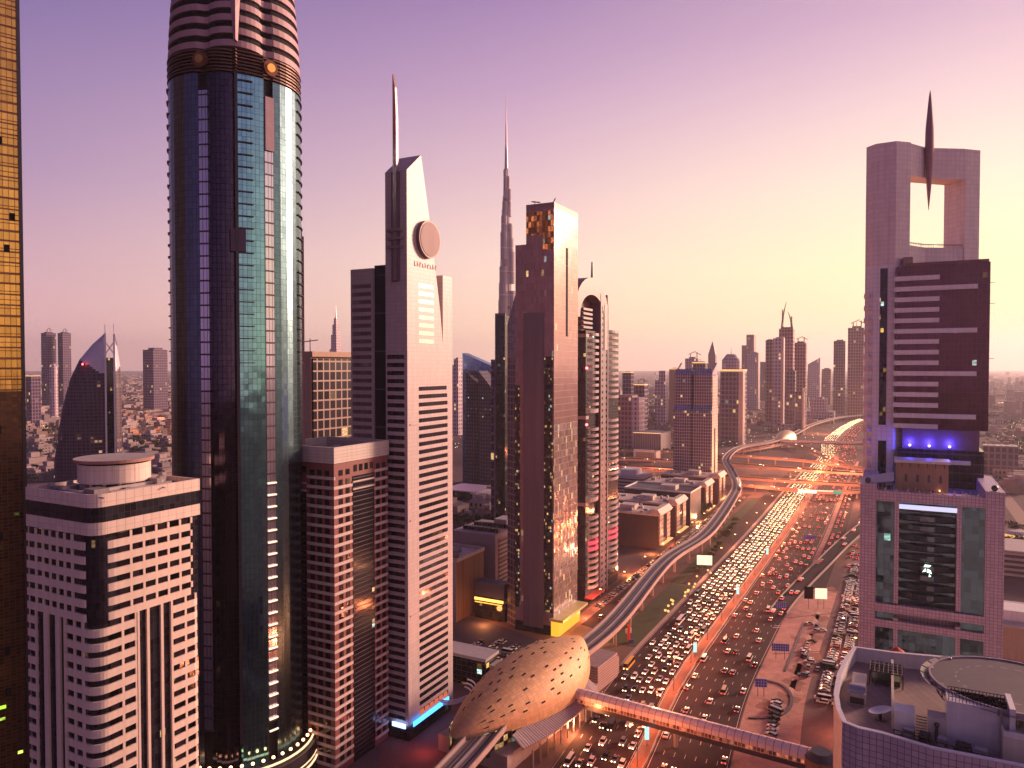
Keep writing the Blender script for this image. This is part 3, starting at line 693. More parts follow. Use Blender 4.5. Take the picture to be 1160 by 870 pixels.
GC = dict(cw=1.35, ch=1.9, lw=.10, lh=.10, rough=.1)
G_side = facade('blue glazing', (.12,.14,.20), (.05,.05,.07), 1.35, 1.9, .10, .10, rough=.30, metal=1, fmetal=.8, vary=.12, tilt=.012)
G_teal = facade('sky-painted teal glazing', (.20,.45,.48), (.05,.10,.10), metal=1, fmetal=.8, vary=.12, tilt=.02, **GC)  # prow face turned to the bright sky, reflection put into the tint
G_dark = facade('shade-painted violet glazing', (.05,.04,.065), (.03,.025,.035), metal=1, fmetal=.8, vary=.15, tilt=.012, **GC)  # other prow face of the same glass, its shade put into the colour
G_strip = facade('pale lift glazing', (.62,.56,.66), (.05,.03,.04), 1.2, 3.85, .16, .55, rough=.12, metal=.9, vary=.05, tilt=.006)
pl = cplan(); 
def sub(name, tags, mat, z0, z1, plan=pl, m=0):
    mb = MB(); n = len(plan); arc = 0
    for i in range(n):
        a, b = plan[i], plan[(i+1) % n]; l = math.dist(a[:2], b[:2])
        if tags(a[2], b[2], (a[0]+b[0])/2):
            mb.face([(a[0],a[1],z0),(b[0],b[1],z0),(b[0],b[1],z1),(a[0],a[1],z1)], m, [(arc,z0),(arc+l,z0),(arc+l,z1),(arc,z1)])
        arc += l
    return mb.build(name, mat, Cth)
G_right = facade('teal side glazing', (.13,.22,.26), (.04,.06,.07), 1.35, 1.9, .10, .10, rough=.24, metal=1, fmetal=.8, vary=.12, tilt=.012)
sub('side_lobe', lambda a, b, x: a == b == 's' and x > 0, G_right, 0, ZT); sub('side_lobe', lambda a, b, x: a == b == 's' and x <= 0, G_side, 0, ZT)  # left and right lobes tinted apart, sky reflections put into the colour
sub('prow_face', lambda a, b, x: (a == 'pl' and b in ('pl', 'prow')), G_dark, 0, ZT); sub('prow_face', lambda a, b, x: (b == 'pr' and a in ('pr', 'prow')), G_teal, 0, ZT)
sub('rear_lobe', lambda a, b, x: (a in 'brn' and b in 'brn' or (a, b) in (('s','r'),('r','s'))) and not (a == b == 'n'), DARKGL, 0, ZT)
sub('notch_wall', lambda a, b, x: a != b and 'prow' not in (a, b) or a == b == 'n', BLACK, 0, ZT)
for sg, zlo in ((1, 24), (-1, 24)):
    r = RC*.955; m1 = radians(sg*29.3); w = radians(4.4); mb = MB()
    q = [(r*sin(m1-w), -r*cos(m1-w)), (r*sin(m1+w), -r*cos(m1+w))]; q2 = [(p[0]*.95, p[1]*.95) for p in q[::-1]]
    mb.prism(q+q2, zlo, 226 if sg < 0 else 214, 0); mb.build('lift_glazing', G_strip, Cth)
mb = MB(); a = radians(29.3); mb.prism([(RC*.99*sin(a-.075), -RC*.99*cos(a-.075)), (RC*.99*sin(a+.075), -RC*.99*cos(a+.075)), (RC*.9*sin(a+.075), -RC*.9*cos(a+.075)), (RC*.9*sin(a-.075), -RC*.9*cos(a-.075))], 209, 226); mb.build('plant_box', plain('mauve panel', (.34,.21,.26), .5), Cth)
mb = MB(); a = radians(-1.5); mb.prism([(-1.9,-RC*1.015), (2.6,-RC*1.01), (2.6,-RC*.9), (-1.9,-RC*.9)], 176, 183); mb.build('plant_box', plain('dark violet panel', (.10,.06,.10), .5), Cth)
mb = MB(); mb.prism([(-.45,-RC*1.03),(.45,-RC*1.03),(.45,-RC*.97),(-.45,-RC*.97)], 20, ZT); mb.build('prow_fin', DARKM, Cth)
fl = 3.85
for k in range(int((ZT-30)/fl)):        # projecting ledges on the glass, one object per storey while large, on both sides of the prow and the outer flanks
    z = ZT-2-k*fl
    if z < 140: break
    for rr_, ds_ in ((.985, (1.5, 6, 11, 14)), (1.025, (66, 74, 82, 90, 98)), (1.025, (-98, -92, -86, -80))):
        mb = MB(); mb.wall([(RC*rr_*sin(radians(d)), -RC*rr_*cos(radians(d))) for d in ds_], z, z+.28, .55); mb.build('storey_ledge', DARKM, Cth)
LSTR = emit('lit crescent', (1,.70,.50), 1.25)
for k in range(22):
    z = 102-k*3.85
    if z < 20: break
    a = radians(29.3); mb = MB(); mb.wall([(RC*.99*sin(a+d), -RC*.99*cos(a+d)) for d in (-.075, -.03, 0, .03, .075)], z, z+.45, .5); mb.build('lit_ledge', LSTR, Cth)
mb = MB(); ins = [(p[0]*.93, p[1]*.93) for p in pl]; mb.prism(ins, ZT-1, 238, 0); mb.build('collar_wall', plain('dark collar', (.035,.02,.03), .5), Cth)
for k in range(7):
    z = ZT+.6+k*1.05; s = 1.005 if k % 2 else 1.012
    mb = MB(); mb.wall([(p[0]*s, p[1]*s) for p in pl], z, z+.42, 1.2, closed=True); mb.build('collar_ring', plain('bronze ring %d' % k, (.13,.055,.04), .45, .4), Cth)
for sg in (1, -1):
    a = radians(29.3*sg); c = (RC*.99*sin(a), -RC*.99*cos(a), 235); nrm = (sin(a), -cos(a))
    for r_, dep, mt, nm in ((2.5, .9, plain('bronze medallion ring', (.16,.06,.03), .4, .5), 'medallion_ring'), (1.3, 1.4, emit('medallion light %d' % sg, (1,.30,.05), .8 if sg > 0 else .05), 'medallion_light')):
        mb = MB(); mb.rod((c[0], c[1], c[2]), (c[0]+nrm[0]*dep, c[1]+nrm[1]*dep, c[2]), r_, 24); mb.build(nm, mt, Cth)
CBAND = plain('rose band', (.42,.25,.28), .55, var=.12); 
zs = 239.5; k = 0; pc = crown_plan()
def crown_scale(z): t = max(0, (z-239.5)/75); return 1.0-.13*t-.42*t**2.2
while zs < 318:
    s = crown_scale(zs); s2 = crown_scale(zs+2.0)
    mb = MB(); P1 = [(p[0]*s, p[1]*s) for p in pc]; P2 = [(p[0]*s2, p[1]*s2) for p in pc]
    n = len(P1)
    for i in range(n):
        a, b, c, d = P1[i], P1[(i+1) % n], P2[(i+1) % n], P2[i]
        mb.face([(a[0],a[1],zs),(b[0],b[1],zs),(c[0],c[1],zs+2.0),(d[0],d[1],zs+2.0)])
    mb.face([(p[0],p[1],zs+2.0) for p in P2]); mb.face([(p[0],p[1],zs) for p in P1[::-1]])
    mb.build('crown_band', CBAND, Cth)
    mb = MB(); P3 = [(p[0]*s2*.955, p[1]*s2*.955) for p in pc]; mb.prism(P3, zs+2.0, zs+4.0, bottom=False); mb.build('crown_glazing', BLACK, Cth)
    zs += 4.0; k += 1
mb = MB()
n = 14; prof = []
for i in range(n+1):
    z = 241+(i/n)*66; s = crown_scale(z); w = .7+4.2*(i/n)**1.1; prof.append((w, -RC*1.035*s, z))
for p, q in zip(prof, prof[1:]):
    mb.face([(-p[0],p[1]+.6,p[2]),(0,p[1]-.9,p[2]),(0,q[1]-.9,q[2]),(-q[0],q[1]+.6,q[2])]); mb.face([(0,p[1]-.9,p[2]),(p[0],p[1]+.6,p[2]),(q[0],q[1]+.6,q[2]),(0,q[1]-.9,q[2])])
    mb.face([(p[0],p[1]+.6,p[2]),(-p[0],p[1]+.6,p[2]),(-q[0],q[1]+.6,q[2]),(q[0],q[1]+.6,q[2])])
mb.build('crown_spine', CBAND, Cth)
mb = MB(); mb.prism([(RC*.97,3),(RC*1.06,4),(RC*1.06,7),(RC*.97,8)], 0, 186); mb.rod((RC*1.0,5.5,186),(RC*1.0,5.5,196), 1.0, 6, r2=.1); mb.build('rear_buttress', plain('plum buttress', (.20,.10,.14), .5), Cth)
mb = MB(); mb.cyl(0, 0, RC+4.5, 0, 11, 48); mb.build('podium', DARKM, Cth)
for k in range(5):
    mb = MB(); mb.wall([((RC+4.9-k*.35)*cos(2*pi*i/48), (RC+4.9-k*.35)*sin(2*pi*i/48)) for i in range(48)], 5+k*1.7, 5.5+k*1.7, .5, closed=True); mb.build('lit_ring', emit('podium ring %d' % k, (1,.62,.35), 1.4), Cth)
for i in range(22):
    a = -pi/2+radians(-80+i*8); mb = MB(); mb.sphere((RC+2.6)*cos(a), (RC+2.6)*sin(a), 14.2, .55, 6); mb.build('globe_lamp', emit('globe', (1,.45,.18), 7) if i == 0 else bpy.data.materials['globe'], Cth)
# --- dark tower squeezed behind the tower bases
# --- D: brown banded tower
Dd, Dw, Dh = 29.5, 30, 112.5
D = bld('banded_tower', 'brown tower with cream bands and a dark glazed bay beside the lobed glass tower', 'high-rise', 377.6, 250)
mb = MB(); mb.box(-Dw, 0, 0, Dd, 0, 107, 0, 1); mb.build('wall', [BROWN, ROOF], D)
RIBW = facade('ribbed parapet', (.62,.53,.48), (.40,.31,.29), 60, 1.1, 0, .12, rough=.5, metal=0, vary=.05, tilt=0)
mb = MB(); mb.wall([(-Dw,-.5),(.5,-.5),(.5,Dd+.5),(-Dw,Dd+.5)], 107, Dh, 1.2, closed=True); mb.build('parapet', RIBW, D)
mb = MB(); roofgear(mb, -Dw+1, -2, 2, Dd-2, 107, 34, 8, hmax=4.2); mb.build('roof_plant', plain('roof plant pale', (.42,.33,.33), .6), D)
FPD = 3.3
wi = 0; rest = MB(); 
for k in range(31):
    z = 102.4-k*FPD
    if z < 2: break
    for (x0, x1, y0, y1) in ((-.3,.32,21.6,Dd),)+(((-12,.32,-.32,.3),(-.3,.32,.31,9.3)) if k else ((-12,.32,-.32,.3),)):
        mb = MB(); mb.box(x0, x1, y0, y1, z-1.0, z); mb.build('floor_band', plain('cream string band', (.60,.47,.44), .55, var=.12) if 'cream string band' not in bpy.data.materials else bpy.data.materials['cream string band'], D)
    for y0 in (2.4, 6.0, 22.8, 26.2):
        if wi < 96: m2 = MB(); m2.box(-.1, .12, y0, y0+2.0, z+.1, z+2.05); m2.build('window', WIN, D); wi += 1
        else: rest.box(-.1, .12, y0, y0+2.0, z+.1, z+2.05)
    for x0 in (-10.6, -7.4, -4.0): rest.box(x0, x0+2.0, -.12, .1, z+.1, z+2.05)
for k in range(4): m2 = MB(); m2.box(-.1, .12, 10.2+k*3, 12.0+k*3, 103.0, 105.4); m2.build('window', WIN, D)
for k in range(4): m2 = MB(); m2.box(-14.2-k*3.2, -12.2-k*3.2, -.12, .1, 103.0, 105.4); m2.build('window', WIN, D)
o = rest.build('window', WIN, D); o['kind'] = 'stuff'
mb = MB(); mb.box(-.4, .2, 9.6, 21.4, 0, 101.5); mb.build('glazed_bay', facade('dark bay glazing', (.015,.012,.02), (.06,.03,.045), 20, 1.65, 0, .3, rough=.12, metal=.2, lit=.01, litstr=2), D)
mb = MB(); mb.box(-Dw, -12.4, -.2, .3, 0, 97); mb.build('glazed_bay', bpy.data.materials['dark bay glazing'], D)
for zz in (99.5, 96.9):
    for q in ((0,.5,9.4,21.5),(-Dw,-12.3,-.5,0)): mb = MB(); mb.box(*q, zz-.25, zz+.25); mb.build('bay_rail', bpy.data.materials['cream string band'], D)

# --- G: tan tower with square-grid windows, behind
Gt = bld('tan_grid_tower', 'tan tower with a square white window grid behind the brown banded tower', 'high-rise', 352, 420)
mb = MB(); mb.box(-12, 0, 0, 40, 0, 145.5); mb.build('wall', TAN, Gt)
mb = MB(); mb.box(-.3, 1.2, .8, 40, 0, 144.5); mb.build('window_grid', facade('square grid', (.035,.03,.04), (.34,.22,.19), 5.2, 5.6, .9, .9, rough=.12, metal=.15, vary=.3, lit=.01), Gt)
mb = MB(); mb.box(-14, 2.2, -1, 42, 145.5, 148.5); mb.build('roof_slab', TAN, Gt)
mb = MB(); mb.rod((-4,4,148),(-4,4,156), .3); mb.rod((-12,4,154),(2,4,155), .3); mb.build('roof_crane', DARKM, Gt)
# --- H: slender stepped tower far behind
def slab(o, name, mat, x0, x1, y0, y1, z0, z1): mb = MB(); mb.box(x0, x1, y0, y1, z0, z1); return mb.build(name, mat, o)
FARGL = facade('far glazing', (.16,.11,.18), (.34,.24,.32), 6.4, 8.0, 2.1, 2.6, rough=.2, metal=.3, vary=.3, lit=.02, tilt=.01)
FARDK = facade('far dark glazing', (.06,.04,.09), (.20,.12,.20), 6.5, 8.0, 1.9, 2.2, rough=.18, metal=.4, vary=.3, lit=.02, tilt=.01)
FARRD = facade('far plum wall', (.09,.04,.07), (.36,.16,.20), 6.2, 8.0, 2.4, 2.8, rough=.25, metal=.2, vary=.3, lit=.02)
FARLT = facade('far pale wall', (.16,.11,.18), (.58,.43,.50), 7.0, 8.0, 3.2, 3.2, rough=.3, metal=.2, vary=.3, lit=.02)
H = bld('stepped_spire_tower', 'slender stepped tower with a needle mast showing above the tan grid tower', 'skyscraper', 379, 2150)
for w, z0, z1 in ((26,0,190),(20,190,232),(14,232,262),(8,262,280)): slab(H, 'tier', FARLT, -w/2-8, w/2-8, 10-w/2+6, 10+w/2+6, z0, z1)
mb = MB(); mb.rod((-8,16,280),(-8,16,318), 2.6, 6, r2=.4); mb.build('mast', STEEL, H)

# --- E: white tower with blade spire and round disc
E = bld('spire_tower', 'white tower with a slanted top, a blade-like spire and a large round disc', 'high-rise', 461.5, 274)
WCL = facade('white stone panel', (.54,.43,.43), (.42,.31,.32), 1.8, 1.55, .05, .12, rough=.45, metal=0, vary=.05, tilt=.004, soil=.12)
prof = [(0,0),(27.3,0),(27.3,128),(22,163),(15,196),(9.2,220),(0,212.4)]
mb = MB(); x0, x1 = -9.9, 0
for i in range(len(prof)):
    a, b = prof[i], prof[(i+1) % len(prof)]; mb.face([(x0,a[0],a[1]),(x1,a[0],a[1]),(x1,b[0],b[1]),(x0,b[0],b[1])][::-1])
mb.face([(x1,p[0],p[1]) for p in prof]); mb.face([(x0,p[0],p[1]) for p in prof][::-1]); mb.build('tower_body', WCL, E)
wing = slab(E, 'wing', WCL, -27.8, -16.9, 1.5, 26, 0, 177.5)
slab(E, 'glass_recess', facade('recess glazing', (.03,.03,.06), (.06,.05,.08), 30, 14.5, 0, .5, rough=.1, metal=.4, tilt=.01, vary=.3), -16.9, -9.9, 2.4, 24, 0, 178.5)
slab(E, 'rear_wing', WCL, -9, -1.2, 26, 33, 0, 176.5)
WB = facade('band glazing', (.06,.04,.06), (.05,.035,.05), 2.2, 50, .06, 0, rough=.08, metal=.75, vary=.2, tilt=.01, lit=.006, litcol=(1,.4,.1), litstr=3, clus=.02)
WBL = facade('sky-painted band glazing', (.85,.75,.62), (.5,.4,.35), 2.2, 50, .06, 0, rough=.12, metal=.9, vary=.05, tilt=.006)  # same glass as the lower bands, bright sky reflection put into its colour
z = 171.5; k = 0
while z > 8:
    lim = 27.35; 
    if z > 128: lim = 27.3-(z-128)/35*5.3
    if k < 8: mb = MB(); mb.box(-.2, .06, 7.3, min(lim-3.4, 17.5), z-1.5, z); mb.build('window_band', WBL, E)
    elif k > 12: mb = MB(); mb.box(-.2, .06, 7.3, lim+.06, z-1.55, z); mb.build('window_band', WB, E)
    if k > 8: 
        mb = MB(); mb.box(-9.2, -1.4, -.06, .2, z-1.55, z); mb.build('window_band', WB, E)
    mb = MB(); mb.box(-27.0, -17.8, 1.44, 1.7, z-1.5, z); mb.build('window_band', facade('muted band glazing', (.28,.18,.22), (.2,.12,.14), 2.2, 50, .06, 0, rough=.1, metal=.5, vary=.25, tilt=.01) if k == 0 else bpy.data.materials['muted band glazing'], E)
    z -= 3.02; k += 1
for z in range(118, 10, -36):
    mb = MB(); mb.box(0, .3, 1.5, 7.2, z, z+.5); mb.build('string_course', WCL, E)
sx = -4.8; mb = MB()
pts = [(-.8,-1.0),(.8,-1.0),(.8,.2),(-.8,.2)]; mb.prism([(sx+p[0], p[1]) for p in pts], 172, 232)
mb.prism([(sx+p[0], p[1]) for p in pts], 232, 243, top=[(sx-.8,-1.0),(sx+.3,-1.0),(sx+.3,.2),(sx-.8,.2)])
mb.prism([(sx-.8,-1.0),(sx+.3,-1.0),(sx+.3,.2),(sx-.8,.2)], 243, 248, top=[(sx-.8,-1.0),(sx-.7,-1.0),(sx-.7,.2),(sx-.8,.2)])
mb.build('spire_blade', plain('plum metal', (.30,.19,.22), .35, .4), E)
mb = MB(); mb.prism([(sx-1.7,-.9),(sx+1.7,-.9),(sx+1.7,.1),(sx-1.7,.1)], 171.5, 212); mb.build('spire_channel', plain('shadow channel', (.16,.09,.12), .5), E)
for z in (190.5, 187.4, 184.2): mb = MB(); mb.box(sx-3.2, sx+3.2, -1.7, .1, z-.5, z+.5); mb.build('spire_bracket', bpy.data.materials['plum metal'], E)
mb = MB(); mb.rod((0.0,12.9,188.6),(1.6,12.9,188.6), 7.2, 40); mb.build('disc_rim', plain('disc rim', (.20,.10,.12), .5), E)
mb = MB(); mb.rod((1.6,12.9,188.6),(1.75,12.9,188.6), 6.5, 40); mb.build('disc_face', plain('disc face', (.24,.11,.13), .6, 0, var=.08), E)
rr = random.Random(2)
for k in range(9): mb = MB(); y = 4.6+k*1.75; hgt = rr.choice((1.9, 1.5)); mb.box(0, .12, y, y+.45, 177.6, 177.6+hgt); mb.box(0, .12, y+.45, y+1.05, 177.6+(k % 3)*.6, 178.1+(k % 3)*.6); mb.build('facade_letter', plain('letter', (.30,.17,.18), .6) if k == 0 else bpy.data.materials['letter'], E)
mb = MB(); mb.box(-14,-13.4,6,6.6,178,184); mb.build('antenna', DARKM, E)
slab(E, 'base_storey', DARKGL, -12, 1.0, -1, 28, 0, 5)
mb = MB(); mb.box(1.0, 1.4, 1.5, 26, 4.6, 6.4); mb.build('lit_fascia', L_BLUE, E)
mb = MB(); mb.box(-6.5, -.5, -1.5, -1.0, 4.6, 6.2); mb.build('lit_fascia', emit('pale blue strip', (.3,.5,1), 2.6), E)
mb = MB()
for k in range(3): mb.wall([(1+ (9+k*1.1)*sin(radians(a))*.75, 30-(9+k*1.1)*cos(radians(a))) for a in range(0, 185, 12)], 5+k*1.2, 5.5+k*1.2, .4)
mb.build('curved_canopy', plain('pale canopy', (.6,.5,.55), .4), E)
mb = MB()
for k in range(6): mb.box(1.0, 1.25, 6+k*3.3, 8.4+k*3.3, 7.0, 9.0)
mb.build('lit_shopfront', emit('red lit shopfront', (1,.22,.08), .5), E)

# --- L: tallest skyscraper on the horizon
Lb = thing('needle_skyscraper', 'very tall stepped needle skyscraper rising far behind the dark glass tower', 'skyscraper', (xat(573.5,1900), 1900, 0), 0)
LBM = facade('silver fins', (.22,.15,.20), (.50,.36,.42), 3.4, 60, 1.1, 3.0, rough=.28, metal=.5, vary=.15, tilt=.01)
tiers = [(0,160,54),(160,262,48),(262,310,42),(310,372,39),(372,432,36),(432,482,31),(482,542,27),(542,592,21),(592,640,15)]
for i, (z0, z1, w) in enumerate(tiers):
    for j in range(3):
        a = radians(90+120*j+ (25)); hh = z1-(z1-z0)*((i+j) % 3)*.32+ ((j+i) % 3 == 0)*0
        mb = MB(); cx_, cy_ = cos(a)*w*.32, sin(a)*w*.32; mb.cyl(cx_, cy_, w*.30, z0 if i == 0 else z0-20, hh, 12); mb.build('tier_wing', LBM, Lb)
    mb = MB(); mb.cyl(0, 0, w*.36, z0, z1+4, 12); mb.build('tier_core', LBM, Lb)
mb = MB(); mb.rod((0,0,628),(0,0,700), 4.6, 8, r2=3.2); mb.rod((0,0,700),(0,0,760), 2.4, 8, r2=1.6); mb.rod((0,0,760),(0,0,829), 1.2, 8, r2=.4); mb.build('spire', plain('spire steel', (.40,.28,.34), .35, .5), Lb)
for z in (286, 372, 560): mb = MB(); mb.cyl(0, 0, 17 if z < 300 else 14 if z < 400 else 8, z, z+7, 12); mb.build('plant_band', DARKM, Lb)

# --- M: dark reflective glass tower
Mt = bld('mirror_glass_tower', 'dark mirror-glass tower with a stepped left shoulder and lit orange crown panel', 'high-rise', 627, 381)
MG = facade('mirror glazing', (.46,.25,.30), (.26,.13,.17), 1.5, 3.5, .10, .28, rough=.15, metal=.3, vary=.12, tilt=.012, lit=.012, litcol=(1,.65,.25), litstr=1.2, clus=.15)
MGr = facade('mirror glazing road side', (.36,.21,.21), (.22,.11,.12), 1.5, 3.5, .10, .22, rough=.14, metal=.6, vary=.08, tilt=.012, lit=.006, litcol=(1,.55,.2), litstr=1.0, clus=.2)
MGl = facade('lit office glazing', (.10,.07,.09), (.03,.02,.03), .9, 1.75, .12, .6, rough=.12, metal=.5, vary=.25, tilt=.02, lit=.26, litcol=(1,.58,.22), litstr=1.0, clus=.6)
MGd = facade('blank dark glazing', (.26,.17,.22), (.15,.09,.13), .75, 60, .18, .3, rough=.2, metal=.35, vary=.1, tilt=.008)
slab(Mt, 'main_body', MG, -15.8, -.05, .05, 31.9, 0, 221.5)
slab(Mt, 'shoulder', MG, -22.4, -15.8, .6, 31, 0, 203.8)
mb = MB(); mb.prism([(-22.4,.6),(-22.4,30),(-29.5,26),(-29.5,5)], 0, lambda p: 178 if p[0] > -25 else 163); mb.build('left_shoulder', facade('violet shoulder', (.13,.09,.14), (.20,.13,.17), 3, 3.5, .5, .9, rough=.2, metal=.3), Mt)
mb = MB(); mb.box(-.05, .25, 0, 31.9, 110, 223.2); mb.build('road_face', MGr, Mt)
mb = MB(); mb.box(-.05, .25, 0, 31.9, 8, 110); mb.build('road_face', facade('mirror road low', (.42,.30,.30), (.14,.09,.10), 1.5, 3.5, .10, .3, rough=.12, metal=.65, vary=.25, tilt=.05, lit=.12, litcol=(1,.6,.25), litstr=1.2, clus=.4), Mt)
mb = MB(); mb.box(-22.4, -19.6, .3, .7, 12, 130); mb.build('lit_window_column', MGl, Mt)
mb = MB(); mb.box(-5.2, -.4, -.2, .1, 12, 145); mb.build('lit_window_column', MGl, Mt)
mb = MB(); mb.box(-17.2, -5.4, -.35, .1, 3, 168); mb.build('blank_centre_panel', MGd, Mt)
mb = MB(); mb.box(-15.6, -6.0, -.3, .1, 208, 220); mb.build('crown_panel', facade('amber crown', (.5,.2,.09), (.25,.09,.05), 1.6, 3.0, .2, .3, rough=.15, metal=.5, lit=.85, litcol=(1,.27,.08), litstr=.9, clus=.1), Mt)
mb = MB(); mb.box(-6.0, -.2, -.3, .1, 200, 220); mb.build('crown_panel', bpy.data.materials['amber crown'], Mt)
mb = MB(); mb.box(.2, .45, 15.6, 17.6, 156, 203); mb.build('dark_slot', BLACK, Mt)
mb = MB(); mb.wall([(-15.8,0),(.3,0),(.3,32),(-15.8,32)], 221.5, 224.2, .5, closed=True); mb.build('parapet', plain('crown edge', (.28,.15,.17), .5), Mt)
mb = MB(); mb.rod((-12,3,224),(-12,3,226.5), .3); mb.rod((-14,3,226.3),(-9,3,225.4), .35); mb.rod((-2,3,224),(0.5,1,226.2), .3); mb.build('roof_crane', DARKM, Mt)
YC = emit('yellow canopy wall', (1,.42,.03), 1.0)
slab(Mt, 'base_wall', YC, -1, 3.4, -.5, 28, 0, 8.2); slab(Mt, 'base_wall', DARKGL, -22, -1.2, -.3, 28, 0, 5)
slab(Mt, 'canopy_slab', plain('yellow cream canopy', (.72,.56,.24), .5), -1.5, 6.5, -2, 32, 8.2, 9.5)

# --- N: twin dark tower with curved balconies and arched crown
Nt = bld('arched_tower', 'dark tower with striped curved balconies and an arched crown beyond the mirror-glass tower', 'high-rise', 661, 428)
ARM = plain('mauve arch', (.15,.09,.125), .45)
NW = plain('rose white balcony', (.36,.25,.27), .5, var=.12)
slab(Nt, 'left_body', DARKGL, -16, 0, 2, 13, 0, 161); slab(Nt, 'right_body', DARKGL, -12, -1.0, 24, 36, 0, 163)
def bay(cx0, y0, y1, bul, z, t=1.3, h=1.7):
    mb = MB(); n = 6; mb.wall([(cx0+bul*sin(pi*i/n)**.8, y0+(y1-y0)*i/n) for i in range(n+1)], z, z+h, t); return mb
for k in range(41):
    z = 158-k*3.75
    if z < 4: break
    if k in (12, 13, 14, 26, 27, 28): 
        if k in (12, 26): bay(0, 2, 13, 3.2, z-.5, 3, 2.3).build('crown_band', NW, Nt)
        continue
    red = k in (33, 34)
    bay(0, 4.2, 13, 3.0, z).build('balcony', REDS if red else NW, Nt)
    if z < 160: bay(-1, 25, 35.6, 2.6, z+3).build('balcony', REDS if k in (34, 35) else NW, Nt)
for z in (158, 110, 59): mb = MB(); mb.box(-16, .4, 1.7, 4.2, z-1, z+1); mb.build('string_band', NW, Nt)
slab(Nt, 'spine', facade('plum spine', (.02,.015,.02), (.15,.08,.11), 4, 3.75, 2.4, 2.2, rough=.2, metal=.1, tilt=0), -6, 1.6, 13.6, 19.6, 0, 182)
for y0 in (13.0, 19.6): slab(Nt, 'spine_pilaster', ARM, -6, 2.0, y0, y0+.9, 0, 184)
mb = MB(); n = 14
for i in range(n):
    a0, a1 = pi*i/n, pi*(i+1)/n; f = lambda a, r, h: (5.5+r*-cos(a), 168+h*sin(a)**.9)
    o0, o1, i0, i1 = f(a0,15.4,24), f(a1,15.4,24), f(a0,11,14), f(a1,11,14)
    for q in (([(1.8,)+o0,(1.8,)+i0,(1.8,)+i1,(1.8,)+o1][::-1]), ([(-8,)+o0,(-8,)+o1,(-8,)+i1,(-8,)+i0][::-1]), ([(-8,)+o0,(1.8,)+o0,(1.8,)+o1,(-8,)+o1]), ([(1.8,)+i0,(-8,)+i0,(-8,)+i1,(1.8,)+i1])): mb.face(q)
mb.build('crown_arch', ARM, Nt)
slab(Nt, 'arch_leg', NW, -8, 2.0, 16.6, 20.8, 150, 178); slab(Nt, 'arch_back', plain('maroon wall', (.20,.06,.07), .6), -8, -5, -6, 16, 160, 184)
for k in range(5): mb = MB(); mb.box(-5, 1.4, -2, 6, 162+k*2.6, 163.3+k*2.6); mb.build('crown_louvre', ARM, Nt)
mb = MB(); mb.rod((-3,12,190),(-3,12,203), .9, 6, r2=.5); mb.build('mast', ARM, Nt)
for zz in (139, 106): mb = MB(); mb.sphere(.6, 2.0, zz, .8, 6); mb.build('beacon', L_RED, Nt)
slab(Nt, 'shop_awning', plain('red awning', (.5,.06,.06), .6), 0, 5, 1, 13, 4, 4.6)

Nt.scale = (1.0, 1.75, 1.0)
# --- O: square gridded tower by the interchange
Ot = bld('gridded_tower', 'gridded lilac tower with blue sloped bands standing before the interchange', 'high-rise', 806.5, 803)
OG = facade('lilac grid', (.14,.10,.15), (.50,.37,.42), 2.6, 3.4, .7, .8, rough=.15, metal=.4, vary=.3, lit=.012, tilt=.01)
OS = facade('cream side grid', (.22,.15,.16), (.62,.47,.42), 5, 3.4, 2.2, 1.4, rough=.3, metal=.1, vary=.2)
BLG = facade('blue sloped glazing', (.20,.22,.42), (.38,.33,.44), 2.6, 2.5, .35, .3, rough=.15, metal=.5)
for x0, x1 in ((-42,-22.2),(-21.0,0)):
    slab(Ot, 'lower_body', OG, x0, x1, 0, 29, 0, 91)
    mb = MB(); mb.prism([(x0,0),(x1,0),(x1,3),(x0,3)], 91, 97, top=[(x0+.6,2.2),(x1-.2,2.2),(x1-.2,3),(x0+.6,3)]); mb.build('sloped_glazing', BLG, Ot)
    slab(Ot, 'upper_body', OG, x0+.6, x1-.2, 2.2, 27, 91, 131)
    mb = MB(); mb.prism([(x0+.6,2.2),(x1-.2,2.2),(x1-.2,6),(x0+.6,6)], 131, 137, top=[(x0+1.2,4.8),(x1-.4,4.8),(x1-.4,6),(x0+1.2,6)]); mb.build('sloped_glazing', BLG, Ot)
slab(Ot, 'groove', BLACK, -22.2, -21.0, .8, 26, 0, 130); slab(Ot, 'roof_body', ROOFL, -38, -2, 7, 24, 131, 136)
slab(Ot, 'side_wall', OS, 0, .4, .8, 28.8, 0, 96); mb = MB(); mb.prism([(-.2,2),(.3,2),(.3,27),(-.2,27)], 96, lambda p: 131 if p[1] > 5 else 128); mb.build('side_wall', OS, Ot)
for x in (-41, -1.6): mb = MB(); mb.prism([(x,3),(x+1.6,3),(x+1.6,26),(x,26)], 131, lambda p: 144 if p[1] > 10 else 133); mb.build('gable_fin', plain('lilac fin', (.30,.23,.33), .5), Ot)
slab(Ot, 'side_slot', BLACK, .3, .7, 11, 16, 8, 72)
